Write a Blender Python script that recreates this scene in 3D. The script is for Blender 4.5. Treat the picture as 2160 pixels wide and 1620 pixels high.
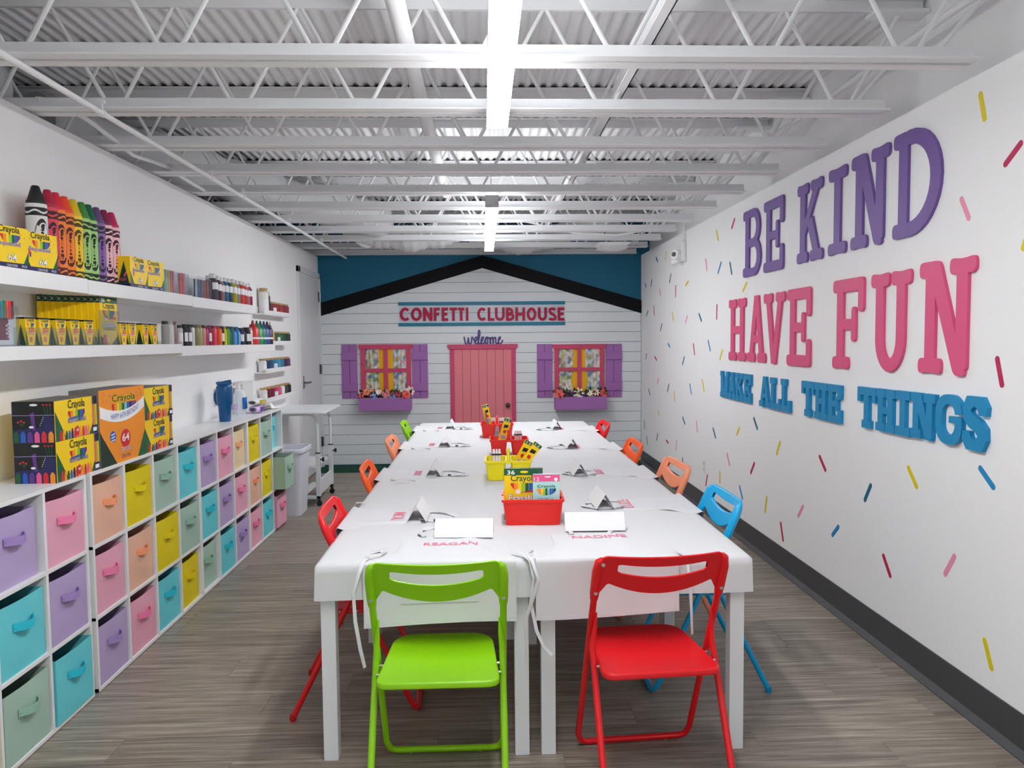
import bpy, bmesh, math, random
from mathutils import Vector, Matrix, noise
from mathutils.geometry import delaunay_2d_cdt
for o in list(bpy.data.objects): bpy.data.objects.remove(o, do_unlink=True)
S = bpy.context.scene
COL = S.collection
random.seed(7)
PI = math.pi

# ---------------------------------------------------------------- camera, world, exposure
def cam_matrix(yaw, pitch, roll, loc):
    cy, sy, cp, sp, cr, sr = math.cos(yaw), math.sin(yaw), math.cos(pitch), math.sin(pitch), math.cos(roll), math.sin(roll)
    f = Vector((sy*cp, cy*cp, -sp)); rt = Vector((cy, -sy, 0)); up = rt.cross(f)
    r2 = cr*rt + sr*up; u2 = -sr*rt + cr*up
    M = Matrix((r2, u2, -f)).transposed().to_4x4(); M.translation = loc
    return M
cam = bpy.data.cameras.new('camera'); cam.sensor_width = 36; cam.lens = 1600/2160*36; cam.clip_start = .05; cam.clip_end = 60
co = bpy.data.objects.new('camera', cam); COL.objects.link(co)
co.matrix_world = cam_matrix(.037455, .058781, -.009197, (0, 0, 1.54)); S.camera = co
W = bpy.data.worlds.new('world'); S.world = W; W.use_nodes = True
W.node_tree.nodes['Background'].inputs[0].default_value = (.6, .65, .7, 1); W.node_tree.nodes['Background'].inputs[1].default_value = .15
S.view_settings.view_transform = 'Standard'; S.view_settings.look = 'None'; S.view_settings.gamma = 1; S.view_settings.use_curve_mapping = False
S.view_settings.exposure = 1.7
LAMP = 16.5          # strength of the ceiling light diffusers
try:
    S.cycles.max_bounces = 10; S.cycles.diffuse_bounces = 6; S.cycles.transparent_max_bounces = 16
except Exception: pass

# ---------------------------------------------------------------- materials
def lin(c): return tuple((x/255/12.92 if x/255 <= .04045 else ((x/255+.055)/1.055)**2.4) for x in c)
MATS = {}
def mat(name, c=(200, 200, 200), rough=.5, metal=0, spec=.5, var=0, bump=0, bscale=60, coat=0, sss=0):
    if name in MATS: return MATS[name]
    m = bpy.data.materials.new(name); m.use_nodes = True; nt = m.node_tree; b = nt.nodes['Principled BSDF']
    L = lin(c)
    b.inputs['Base Color'].default_value = (*L, 1); b.inputs['Roughness'].default_value = rough; b.inputs['Metallic'].default_value = metal
    b.inputs['Specular IOR Level'].default_value = spec; b.inputs['Coat Weight'].default_value = coat
    if var or bump:
        tc = nt.nodes.new('ShaderNodeTexCoord'); n = nt.nodes.new('ShaderNodeTexNoise'); n.inputs['Scale'].default_value = bscale; n.inputs['Detail'].default_value = 4
        nt.links.new(tc.outputs['Object'], n.inputs['Vector'])
        if var:
            mx = nt.nodes.new('ShaderNodeMix'); mx.data_type = 'RGBA'; mx.inputs[6].default_value = (*[v*(1-var) for v in L], 1); mx.inputs[7].default_value = (*[min(1, v*(1+var)) for v in L], 1)
            nt.links.new(n.outputs['Fac'], mx.inputs[0]); nt.links.new(mx.outputs[2], b.inputs['Base Color'])
        if bump:
            bp = nt.nodes.new('ShaderNodeBump'); bp.inputs['Strength'].default_value = bump; bp.inputs['Distance'].default_value = .004
            nt.links.new(n.outputs['Fac'], bp.inputs['Height']); nt.links.new(bp.outputs['Normal'], b.inputs['Normal'])
    MATS[name] = m
    return m
def clear_mat(name, tint=(250, 252, 253), amt=.02):
    if name in MATS: return MATS[name]
    m = bpy.data.materials.new(name); m.use_nodes = True; nt = m.node_tree; nt.nodes.clear()
    out = nt.nodes.new('ShaderNodeOutputMaterial'); mix = nt.nodes.new('ShaderNodeMixShader'); tr = nt.nodes.new('ShaderNodeBsdfTransparent'); gl = nt.nodes.new('ShaderNodeBsdfGlossy')
    lw = nt.nodes.new('ShaderNodeLayerWeight'); lw.inputs['Blend'].default_value = .25
    ad = nt.nodes.new('ShaderNodeMath'); ad.operation = 'MULTIPLY_ADD'; ad.inputs[1].default_value = .22; ad.inputs[2].default_value = amt
    tr.inputs[0].default_value = (*lin(tint), 1); gl.inputs['Roughness'].default_value = .12
    nt.links.new(lw.outputs['Fresnel'], ad.inputs[0]); nt.links.new(ad.outputs[0], mix.inputs[0]); nt.links.new(tr.outputs[0], mix.inputs[1]); nt.links.new(gl.outputs[0], mix.inputs[2]); nt.links.new(mix.outputs[0], out.inputs[0])
    MATS[name] = m
    return m
def emit_mat(name, c, s):
    m = bpy.data.materials.new(name); m.use_nodes = True; b = m.node_tree.nodes['Principled BSDF']
    b.inputs['Base Color'].default_value = (.9, .9, .9, 1); b.inputs['Emission Color'].default_value = (*lin(c), 1); b.inputs['Emission Strength'].default_value = s
    MATS[name] = m
    return m
def wood_mat():
    m = bpy.data.materials.new('grey_oak_plank'); m.use_nodes = True; nt = m.node_tree; b = nt.nodes['Principled BSDF']; N = nt.nodes.new; K = nt.links.new
    tc = N('ShaderNodeTexCoord'); oi = N('ShaderNodeObjectInfo'); mp = N('ShaderNodeMapping'); mp.inputs['Scale'].default_value = (1.5, 26, 1)
    cb = N('ShaderNodeCombineXYZ'); mu = N('ShaderNodeMath'); mu.operation = 'MULTIPLY'; mu.inputs[1].default_value = 37
    K(oi.outputs['Random'], mu.inputs[0]); K(mu.outputs[0], cb.inputs[0]); K(mu.outputs[0], cb.inputs[1]); K(tc.outputs['Object'], mp.inputs['Vector']); K(cb.outputs[0], mp.inputs['Location'])
    n1 = N('ShaderNodeTexNoise'); n1.inputs['Scale'].default_value = 1.6; n1.inputs['Detail'].default_value = 8; n1.inputs['Roughness'].default_value = .62; n1.inputs['Distortion'].default_value = .6
    K(mp.outputs[0], n1.inputs['Vector'])
    mp2 = N('ShaderNodeMapping'); mp2.inputs['Scale'].default_value = (.9, 70, 1); K(tc.outputs['Object'], mp2.inputs['Vector']); K(cb.outputs[0], mp2.inputs['Location'])
    n2 = N('ShaderNodeTexNoise'); n2.inputs['Scale'].default_value = 2.2; n2.inputs['Detail'].default_value = 5; K(mp2.outputs[0], n2.inputs['Vector'])
    r = N('ShaderNodeValToRGB'); e = r.color_ramp.elements; e[0].position = .30; e[0].color = (*lin((72, 63, 56)), 1); e[1].position = .72; e[1].color = (*lin((192, 183, 171)), 1)
    k = r.color_ramp.elements.new(.5); k.color = (*lin((138, 128, 117)), 1)
    mx = N('ShaderNodeMath'); mx.operation = 'MULTIPLY_ADD'; mx.inputs[1].default_value = .45; K(n2.outputs['Fac'], mx.inputs[0])
    m2 = N('ShaderNodeMath'); m2.operation = 'MULTIPLY'; m2.inputs[1].default_value = .55; K(n1.outputs['Fac'], m2.inputs[0]); K(m2.outputs[0], mx.inputs[2]); K(mx.outputs[0], r.inputs[0])
    hs = N('ShaderNodeHueSaturation'); mr = N('ShaderNodeMapRange'); mr.inputs[3].default_value = .84; mr.inputs[4].default_value = 1.14; K(oi.outputs['Random'], mr.inputs[0]); K(mr.outputs[0], hs.inputs['Value']); K(r.outputs[0], hs.inputs['Color']); K(hs.outputs[0], b.inputs['Base Color'])
    b.inputs['Roughness'].default_value = .42; b.inputs['Specular IOR Level'].default_value = .4
    bp = N('ShaderNodeBump'); bp.inputs['Strength'].default_value = .12; bp.inputs['Distance'].default_value = .002; K(n2.outputs['Fac'], bp.inputs['Height']); K(bp.outputs[0], b.inputs['Normal'])
    MATS['wood'] = m
    return m
def floral_mat():
    m = bpy.data.materials.new('floral_cotton'); m.use_nodes = True; nt = m.node_tree; b = nt.nodes['Principled BSDF']; N = nt.nodes.new; K = nt.links.new
    tc = N('ShaderNodeTexCoord'); vo = N('ShaderNodeTexVoronoi'); vo.inputs['Scale'].default_value = 26; ns = N('ShaderNodeTexNoise'); ns.inputs['Scale'].default_value = 14; ns.inputs['Detail'].default_value = 3
    ad = N('ShaderNodeVectorMath'); ad.operation = 'MULTIPLY_ADD'; ad.inputs[1].default_value = (.08, .08, .08); K(ns.outputs['Color'], ad.inputs[0]); K(tc.outputs['Object'], ad.inputs[2]); K(ad.outputs[0], vo.inputs['Vector'])
    r = N('ShaderNodeValToRGB'); r.color_ramp.interpolation = 'CONSTANT'; E = r.color_ramp.elements
    cols = [(205, 215, 222), (120, 150, 120), (228, 222, 210), (218, 160, 150), (110, 140, 175), (232, 228, 220), (180, 185, 110), (215, 210, 215), (120, 130, 150)]
    E[0].color = (*lin(cols[0]), 1); E[1].position = .12; E[1].color = (*lin(cols[1]), 1)
    for i, c in enumerate(cols[2:]): k = E.new(.24+i*.11); k.color = (*lin(c), 1)
    sp = N('ShaderNodeSeparateColor'); K(vo.outputs['Color'], sp.inputs[0]); K(sp.outputs[0], r.inputs[0]); K(r.outputs[0], b.inputs['Base Color']); b.inputs['Roughness'].default_value = .9
    MATS['floral'] = m
    return m
WHITE = mat('white_wall_paint', (240, 241, 242), .75, var=.02, bump=.05, bscale=90)
CEILW = mat('white_steel_paint', (232, 233, 235), .6)
PLASW = mat('white_laminate', (236, 237, 238), .35)
CLOTH = mat("white_cotton", (209, 210, 213), .9, bump=.15, bscale=14)
APR = mat("white_apron_twill", (211, 212, 216), .92, bump=.12, bscale=30)
BLACK = mat('black_plastic', (14, 14, 16), .45)
CHROME = mat('brushed_nickel', (150, 150, 152), .3, metal=1)
CLEAR = clear_mat('clear_acrylic')
YEL = mat('print_yellow', (250, 212, 8), .45); GRN = mat('print_green', (10, 92, 52), .45); DGRN = mat('print_dark_green', (8, 52, 38), .45); REDP = mat('print_red', (214, 34, 44), .45)
BLU = mat('print_blue', (28, 92, 186), .45); NAVY = mat('print_navy', (26, 30, 88), .45); ORG = mat('print_orange', (245, 150, 24), .45); PUR = mat('print_purple', (96, 48, 140), .45)
PNK = mat('print_pink', (236, 92, 148), .45); WHT = mat('print_white', (244, 244, 244), .5); BLK = mat('print_black', (12, 14, 16), .5); TEAL = mat('print_teal', (118, 208, 205), .45); LIM = mat('print_lime', (150, 200, 40), .45); LAV = mat('print_lavender', (176, 166, 220), .5)

# ---------------------------------------------------------------- mesh helpers
def rpoly(pts, r, n=4):
    """polygon with rounded corners (list of (x,y)); r number or list"""
    out = []; N = len(pts)
    for i, p in enumerate(pts):
        rr = r[i] if isinstance(r, (list, tuple)) else r
        a = Vector(pts[i-1]); p = Vector(p); b = Vector(pts[(i+1) % N]); d1 = a-p; d2 = b-p
        t = min(rr, d1.length*.49, d2.length*.49)
        if t < 1e-6: out.append(tuple(p)); continue
        s = p+d1.normalized()*t; e = p+d2.normalized()*t
        for k in range(n+1):
            u = k/n; q = s*(1-u)**2+p*2*u*(1-u)+e*u*u; out.append((q.x, q.y))
    return out
def rrect(x0, y0, x1, y1, r, n=4): return rpoly([(x0, y0), (x1, y0), (x1, y1), (x0, y1)], r, n)
def ell(cx, cy, rx, ry, n=16, a0=0, a1=2*PI, end=False): return [(cx+rx*math.cos(a0+(a1-a0)*k/n), cy+ry*math.sin(a0+(a1-a0)*k/n)) for k in range(n+(1 if end else 0))]
TXT = {}
def textmesh(body, bold=0.0):
    k = (body, bold)
    if k in TXT: return TXT[k]
    c = bpy.data.curves.new('lettering', 'FONT'); c.body = body; c.size = 1; c.offset = bold; c.resolution_u = 2; c.fill_mode = 'FRONT'
    o = bpy.data.objects.new('lettering', c); COL.objects.link(o); dg = bpy.context.evaluated_depsgraph_get(); dg.update()
    me = bpy.data.meshes.new_from_object(o.evaluated_get(dg)); V = [v.co.copy() for v in me.vertices]; F = [tuple(p.vertices) for p in me.polygons]
    bpy.data.objects.remove(o); bpy.data.curves.remove(c); bpy.data.meshes.remove(me)
    x0 = min(v.x for v in V); x1 = max(v.x for v in V); y0 = min(v.y for v in V); y1 = max(v.y for v in V)
    V = [((v.x-x0)/(x1-x0), (v.y-y0)/(y1-y0)) for v in V]
    TXT[k] = (V, F, (x1-x0)/(y1-y0)); return TXT[k]
class MB:
    def __init__(s): s.v = []; s.f = []; s.m = []
    def add(s, V, F, m=0):
        o = len(s.v); s.v += [tuple(v) for v in V]; s.f += [tuple(i+o for i in f) for f in F]; s.m += [m]*len(F); return s
    def box(s, x0, y0, z0, x1, y1, z1, m=0):
        V = [(x0, y0, z0), (x1, y0, z0), (x1, y1, z0), (x0, y1, z0), (x0, y0, z1), (x1, y0, z1), (x1, y1, z1), (x0, y1, z1)]
        return s.add(V, [(0, 3, 2, 1), (4, 5, 6, 7), (0, 1, 5, 4), (1, 2, 6, 5), (2, 3, 7, 6), (3, 0, 4, 7)], m)
    def hexa(s, A, B, m=0):           # two quads (bottom, top) given as 4 pts each
        return s.add(list(A)+list(B), [(0, 3, 2, 1), (4, 5, 6, 7), (0, 1, 5, 4), (1, 2, 6, 5), (2, 3, 7, 6), (3, 0, 4, 7)], m)
    def prism(s, P, a, b, m=0, pl='xy', side=None):
        n = len(P)
        f = {'xy': lambda p, h: (p[0], p[1], h), 'xz': lambda p, h: (p[0], -h, p[1]), 'yz': lambda p, h: (h, p[0], p[1])}[pl]
        V = [f(p, a) for p in P]+[f(p, b) for p in P]
        s.add(V, [tuple(reversed(range(n))), tuple(range(n, 2*n))], m)
        o = len(s.v)-2*n
        F = [(o+i, o+(i+1) % n, o+n+(i+1) % n, o+n+i) for i in range(n)]
        s.f += F; s.m += [m if side is None else side]*n; return s
    def strip(s, A, B, a, b, m=0, pl='xy'):   # solid between two polylines, extruded
        f = {'xy': lambda p, h: (p[0], p[1], h), 'xz': lambda p, h: (p[0], -h, p[1]), 'yz': lambda p, h: (h, p[0], p[1])}[pl]
        n = len(A); V = [f(p, a) for p in A]+[f(p, a) for p in B]+[f(p, b) for p in A]+[f(p, b) for p in B]; F = []
        for i in range(n-1):
            F += [(i, i+1, n+i+1, n+i), (2*n+i, 3*n+i, 3*n+i+1, 2*n+i+1), (i, 2*n+i, 2*n+i+1, i+1), (n+i, n+i+1, 3*n+i+1, 3*n+i)]
        F += [(0, n, 3*n, 2*n), (n-1, 3*n-1, 4*n-1, 2*n-1)]
        return s.add(V, F, m)
    def flat(s, P, y, m=0): return s.add([(p[0], y, p[1]) for p in P], [tuple(range(len(P)))], m)
    def text(s, body, x, z, w, h, y, m=0, bold=0.0, fn=None):
        V, F, asp = textmesh(body, bold)
        if w is None: w = h*asp
        fn = fn or (lambda u, t: (x+u*w, y, z+t*h))
        return s.add([fn(a, b) for a, b in V], F, m)
    def tube(s, P, r, seg=8, m=0, closed=False, cap=True):
        P = [Vector(p) for p in P]; n = len(P); R = r if isinstance(r, (list, tuple)) else [r]*n; V = []; F = []
        t0 = (P[1]-P[0]).normalized(); up = Vector((0, 0, 1)) if abs(t0.z) < .9 else Vector((1, 0, 0)); u = t0.cross(up).normalized()
        for i in range(n):
            a = P[i-1] if (i or closed) else P[i]; b = P[(i+1) % n] if (i < n-1 or closed) else P[i]; t = (b-a).normalized()
            u = (u-t*u.dot(t)).normalized(); w = t.cross(u)
            for k in range(seg): q = 2*PI*k/seg; V.append(P[i]+(u*math.cos(q)+w*math.sin(q))*R[i])
        for i in range(n if closed else n-1):
            j = (i+1) % n
            for k in range(seg): l = (k+1) % seg; F.append((i*seg+k, i*seg+l, j*seg+l, j*seg+k))
        if cap and not closed: F += [tuple(reversed(range(seg))), tuple(range((n-1)*seg, n*seg))]
        return s.add(V, F, m)
    def ribbon(s, P, w, t=.0012, side=None, m=0):   # flat tape along points; side = width direction or list
        P = [Vector(p) for p in P]; n = len(P); V = []; F = []
        for i in range(n):
            d = (P[min(i+1, n-1)]-P[max(i-1, 0)]).normalized(); sd = Vector(side[i] if isinstance(side, list) else (side or (0, 0, 1))); sd = (sd-d*sd.dot(d)).normalized(); nn = d.cross(sd)*t/2
            a = sd*w/2; V += [P[i]-a-nn, P[i]+a-nn, P[i]+a+nn, P[i]-a+nn]
        for i in range(n-1):
            for k in range(4): l = (k+1) % 4; F.append((i*4+k, i*4+l, i*4+4+l, i*4+4+k))
        F += [(3, 2, 1, 0), (4*n-4, 4*n-3, 4*n-2, 4*n-1)]
        return s.add(V, F, m)
    def lathe(s, prof, seg=16, c=(0, 0), m=0, sq=1.0):
        n = len(prof); V = []; F = []
        for r, z in prof:
            for k in range(seg): a = 2*PI*k/seg; V.append((c[0]+r*math.cos(a), c[1]+r*math.sin(a)*sq, z))
        for i in range(n-1):
            for k in range(seg): l = (k+1) % seg; F.append((i*seg+k, i*seg+l, i*seg+seg+l, i*seg+seg+k))
        F += [tuple(reversed(range(seg))), tuple(range((n-1)*seg, n*seg))]
        return s.add(V, F, m)
    def grid(s, fn, nu, nv, m=0):
        V = [fn(i/nu, j/nv) for j in range(nv+1) for i in range(nu+1)]; w = nu+1
        return s.add(V, [(j*w+i, j*w+i+1, (j+1)*w+i+1, (j+1)*w+i) for j in range(nv) for i in range(nu)], m)
    def mesh(s, name, mats, smooth=.6):
        me = bpy.data.meshes.new(name); me.from_pydata(s.v, [], s.f); me.update()
        for x in (mats if isinstance(mats, (list, tuple)) else [mats]): me.materials.append(x)
        me.polygons.foreach_set('material_index', s.m)
        if smooth: me.polygons.foreach_set('use_smooth', [True]*len(me.polygons)); me.set_sharp_from_angle(angle=smooth)
        return me
    def build(s, name, mats, parent=None, loc=(0, 0, 0), rz=0, smooth=.6, bevel=0, seg=2, rot=None):
        return link(name, s.mesh(name, mats, smooth), parent, loc, rz, bevel, seg, rot)
def link(name, me, parent=None, loc=(0, 0, 0), rz=0, bevel=0, seg=2, rot=None):
    o = bpy.data.objects.new(name, me); COL.objects.link(o); o.location = loc; o.rotation_euler = rot if rot else (0, 0, rz); o.parent = parent
    if bevel:
        b = o.modifiers.new('bevel', 'BEVEL'); b.width = bevel; b.segments = seg; b.limit_method = 'ANGLE'; b.angle_limit = .7; b.harden_normals = False
    return o
def empty(name, loc=(0, 0, 0), rz=0, rot=None):
    o = bpy.data.objects.new(name, None); COL.objects.link(o); o.empty_display_size = .05; o.location = loc; o.rotation_euler = rot if rot else (0, 0, rz); return o
def tag(o, label, cat, group=None):
    o['label'] = label; o['category'] = cat
    if group: o['group'] = group
    return o
def struct(o): o['kind'] = 'structure'; return o
def dup(src, loc, rz=None, label=None, group=None, cat=None, rot=None):
    r = src.copy(); COL.objects.link(r); r.location = loc
    if rz is not None: r.rotation_euler = (0, 0, rz)
    if rot is not None: r.rotation_euler = rot
    if label: r['label'] = label
    if group: r['group'] = group
    if cat: r['category'] = cat
    for ch in src.children:
        c = ch.copy(); COL.objects.link(c); c.parent = r
        for g in ch.children:
            d = g.copy(); COL.objects.link(d); d.parent = c
    return r
ORD = ['first', 'second', 'third', 'fourth', 'fifth', 'sixth', 'seventh', 'eighth', 'ninth', 'tenth', 'eleventh', 'twelfth', 'thirteenth', 'fourteenth', 'fifteenth', 'sixteenth', 'seventeenth', 'eighteenth', 'nineteenth', 'twentieth', 'twenty-first', 'twenty-second', 'twenty-third', 'twenty-fourth', 'twenty-fifth', 'twenty-sixth', 'twenty-seventh', 'twenty-eighth', 'twenty-ninth', 'thirtieth']
RIGHT = Matrix(((0, 0, -1), (-1, 0, 0), (0, 1, 0))).to_euler()      # local x -> -Y, y -> Z, z -> -X  (right wall face)
BACK = Matrix(((1, 0, 0), (0, 0, -1), (0, 1, 0))).to_euler()        # local x -> X, y -> Z, z -> -Y   (back wall face)
# ================================================================ THE ROOM
XL, XR, YB, YF, ZW, ZD = -1.99, 1.953, 9.33, -4.6, 2.56, 3.085
WOOD = wood_mat()
fl = struct(MB().box(-3.5, YF, -.12, 2.3, YB+.1, -.0035).build('floor', WOOD))
pm = {}
y = 1.5; row = 0
PW, PL = .178, 1.22
while y < YB-.02:
    x = XL-.02 - random.choice([.15, .4, .62, .85, 1.05]) 
    w = min(PW, YB-y)
    while x < XR:
        a = max(x, XL); b = min(x+PL, XR)
        if b-a > .03:
            k = (round(b-a, 3), round(w, 3))
            if k not in pm: pm[k] = MB().box(.0006, .0006, -.004, k[0]-.0006, k[1]-.0006, 0).mesh('plank', WOOD, 0)
            link('plank', pm[k], fl, (a, y, 0))
        x += PL
    y += PW; row += 1
BLUE = mat('teal_blue_wall_paint', (14, 98, 128), .7, bump=.04)
wl = struct(MB().box(XL-.12, YF, 0, XL, YB, ZW).build('wall_left', WHITE))
wr = struct(MB().box(XR, YF, 0, XR+.1, YB, ZW).build('wall_right', WHITE))
struct(MB().box(XR+.1, YF, 0, XR+.25, YB, ZD+.1).build('wall_right_upper', WHITE))
struct(MB().box(-3.6, YF, 0, -3.5, YB+.1, ZD+.1).build('wall_left_outer', WHITE))
wb = struct(MB().box(-3.5, YB, 0, XR+.2, YB+.12, ZD+.1).build('wall_back', BLUE))
struct(MB().box(-3.5, YF-.1, 0, XR+.2, YF, ZD+.1).build('wall_front', WHITE))
# corrugated steel deck
def deck(u, v):
    return (-3.5+u*5.68, YF+v*(YB+.1-YF), ZD+.019*(.5-.5*math.cos(max(0, min(1, .5+1.1*((.5-.5*math.cos(2*PI*u*84))-.5)))*PI)))
struct(MB().grid(deck, 84*10, 1).build('ceiling', CEILW, smooth=1.2))
struct(MB().box(-3.6, YF-.1, ZD+.1, XR+.3, YB+.2, ZD+.2).build('ceiling_roof_slab', CEILW))
# baseboard on the right wall and the dark cove on the back
GREYB = mat('charcoal_vinyl', (66, 67, 70), .5)
bb = struct(MB().prism([(XR, 0), (XR, .158), (XR-.007, .158), (XR-.009, .03), (XR-.03, .004), (XR-.03, 0)], -YB, -YF, pl='xz').build('baseboard_right', GREYB))
# siding boards: children of the back wall, clipped under the gable
SIDE = mat('white_siding_paint', (222, 227, 231), .6)
GX, GZ, GE = 0.0, 2.41, 1.845      # gable apex / eave (inner edge)
def gz(x): return GZ-abs(x-GX)*(GZ-GE)/1.96
z = .02; BP = .1232; z = 1.5-BP*12-.0
while z < GZ-.01:
    z0 = max(z, 0)+.0022; z1 = z+BP-.0022
    P = [(XL+.005, z0), (XR-.005, z0), (XR-.005, min(z1, gz(XR))), (XL+.005, min(z1, gz(XL)))]
    if z1 > GE:
        if z0 < GE: P = [(XL+.005, z0), (XR-.005, z0), (XR-.005, gz(XR)), ]; xe = (GZ-z1)/(GZ-GE)*1.96; P += [(min(xe, 1.95), z1), (max(-xe, XL), z1), (XL+.005, gz(XL))] if z1 < GZ else [(0, GZ)]
        else:
            xb = (GZ-z0)/(GZ-GE)*1.96; xe = max(0, (GZ-z1)/(GZ-GE)*1.96)
            P = [(-xb, z0), (xb, z0), (xe, z1), (-xe, z1)] if xe > 0 else [(-xb, z0), (xb, z0), (0, GZ)]
    MB().prism(P, -YB, -YB+.014, pl='xz').build('siding_board', SIDE, wb, smooth=0)
    z += BP
# black barge boards of the gable
NAV = mat('black_fascia_paint', (3, 4, 12), .6, spec=.2)
for sx in (-1, 1):
    P = [(0, 2.41), (sx*1.975, 1.843), (sx*1.975, 2.0), (0, 2.562)]
    if sx < 0: P = P[::-1]
    MB().prism(P, -YB, -YB+.022, pl='xz').build('barge_board', NAV, wb, smooth=0)
# strip of dark green turf along the back wall
gm = mat('dark_green_turf', (14, 66, 46), .95, bump=.8, bscale=300)
tb = MB(); 
def turf(u, v): 
    edge = min(u*60, (1-u)*60, v*8, (1-v)*8, 1); p = Vector((XL+.01+u*3.93, 8.86+v*.45, 0)); return (p.x, p.y, .002+edge*(.014+.012*noise.noise(p*40)))
tb.grid(turf, 260, 26); tb.box(XL+.01, 8.86, .0005, XR-.03, 9.31, .002)
tag(tb.build('turf_strip', gm, smooth=0), 'dark green turf strip on the floor along the back wall', 'mat')

# door in the left wall
DW = mat('white_door_paint', (218, 220, 222), .45)
d = struct(empty('door_1', (XL, 8.80, 0)))
MB().box(0, -.47, .01, .012, .47, 2.27).build('door_leaf', DW, d, bevel=.002)
fr = MB(); fr.box(0, -.56, 0, .03, -.49, 2.35); fr.box(0, .485, 0, .03, .52, 2.35); fr.box(0, -.56, 2.285, .03, .52, 2.35); fr.build('door_frame', DW, d, bevel=.003)
for hz in (.32, 1.2, 2.07):
    h = MB(); h.box(.012, .43, hz-.06, .02, .50, hz+.06); h.tube([(.03, .475, hz-.055), (.03, .475, hz+.055)], .009, 8); h.build('hinge', CHROME, d)
hd = MB().box(.012, -.43, 1.02, .02, -.375, 1.16).build('handle_plate', CHROME, d, bevel=.004)
MB().tube([(.02, -.40, 1.085), (.06, -.40, 1.085), (.068, -.385, 1.085), (.068, -.28, 1.085)], .011, 10).build('lever', CHROME, hd)

# steel bar joists
JY0, JS, JZ = 2.884, .635, 2.569
chord = MB()
for s in (-1, 1):
    chord.box(-3.3, .007 if s > 0 else -.064, 0, 1.87, .064 if s > 0 else -.007, .006); chord.box(-3.3, .007 if s > 0 else -.013, 0, 1.87, .013 if s > 0 else -.007, .06)
chm = chord.mesh('bottom_chord', CEILW, 0)
tc = MB()
for s in (-1, 1):
    tc.box(-3.3, .004 if s > 0 else -.055, .504, 2.04, .055 if s > 0 else -.004, .510); tc.box(-3.3, .004 if s > 0 else -.010, .455, 2.04, .010 if s > 0 else -.004, .510)
tc.box(1.80, -.05, .44, 2.05, .05, .458)
tcm = tc.mesh('top_chord', CEILW, 0)
fsm = MB().box(-3.3, -.02, .5105, 2.04, .03, .530).mesh('flute_shade', BLACK, 0)  # black strip standing in for the shade inside the deck flutes
wm = [MB().tube([(0, 0, .03), (.245*s, 0, .475)], .0095, 8).mesh('web_rod', CEILW) for s in (-1, 1)]
em = MB().tube([(0, 0, .03), (.36, 0, .45)], .0095, 8).mesh('web_rod', CEILW)
nums = ['nearest the camera', 'second from the camera', 'third from the camera', 'fourth from the camera', 'fifth from the camera', 'sixth from the camera', 'seventh from the camera', 'eighth from the camera', 'ninth from the camera', 'tenth from the camera', 'next to the back wall']
for k in range(-1, 11):
    Y = JY0+JS*k
    j = empty('steel_joist', (0, Y, JZ))
    tag(j, 'white open-web steel roof joist, ' + (nums[k] if k >= 0 else 'just above the top edge of the picture'), 'joist', 'white steel roof joists')
    link('bottom_chord', chm, j); link('top_chord', tcm, j); link('flute_shade', fsm, j)
    ph = [-.03, .02, -.05, .04][k % 4]
    for i in range(-5, 4):
        for s in (0, 1): link('web_rod', wm[s], j, (ph+i*.55-.03*(1-2*s), 0, 0))
    link('web_rod', em, j, (1.72, 0, 0))
# pipes along the ceiling
def pipe(name, label, P, r, clamps=(), seg=14):
    o = empty(name, P[0]); P0 = Vector(P[0])
    MB().tube([Vector(p)-P0 for p in P], r, seg).build('pipe_run', CEILW, o)
    for c in clamps:
        p = Vector(c)-P0; b = MB()
        b.tube([p+Vector((0, -.012, 0)), p+Vector((0, .012, 0))], r*1.35, 12); b.tube([p+Vector((0, 0, r)), p+Vector((0, 0, r+.05))], .004, 6); b.box(p.x-.012, p.y-.01, p.z+r+.03, p.x+.012, p.y+.01, p.z+r+.045)
        b.build('pipe_clamp', CEILW, o)
    return tag(o, label, 'pipe')
pipe('ceiling_pipe', 'thick white pipe running above the joists left of the ceiling lights', [(-.325, 1.2, 2.85), (-.325, 6.9, 2.85)], .04, [(-.325, 2.45, 2.85), (-.325, 5.1, 2.85), (-.325, 6.3, 2.85)])
pipe('ceiling_pipe', 'white pipe running above the joists right of the ceiling lights', [(.725, 1.2, 2.85), (.725, 8.6, 2.85)], .027, [(.725, 3.9, 2.85), (.725, 6.2, 2.85)])
pipe('ceiling_pipe', 'thin white pipe high along the right wall above the purple letters', [(1.9, 1.2, 2.84), (1.9, 8.9, 2.84)], .017, [(1.9, 4.5, 2.84)])
pipe('sprinkler_pipe', 'long thin white sprinkler pipe under the joists near the left wall', [(-1.64, 1.2, 2.535), (-1.64, 9.28, 2.535)], .0125, [(-1.64, y, 2.535) for y in (3.42, 4.75, 5.35, 6.6, 7.9, 8.9)])
MB().box(-.02, 0, 0, .02, 7.4, .005).box(.015, 0, 0, .02, 7.4, .035).build('bridging_angle', CEILW, tag(empty('bridging_angle_run', (.64, 1.2, 2.66)), 'flat white bridging strip beside the right ceiling pipe', 'bracing'))
cw = tag(empty('wall_conduit', (-1.9, 3.5, 2.6)), 'thin white conduit looping over the top of the left wall', 'cable')
MB().tube([(-.06, 0, .02), (-.05, .12, .05), (-.02, .35, .03), (0, .6, -.01), (-.03, .85, -.02), (.0, 1.2, .0), (.02, 1.6, -.03), (0, 1.85, -.02)], .011, 8).build('conduit_run', CEILW, cw)
br = tag(empty('bridging_cable', (1.0, 7.4, 2.7)), 'drooping white cable strung between the far joists', 'cable')
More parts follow.
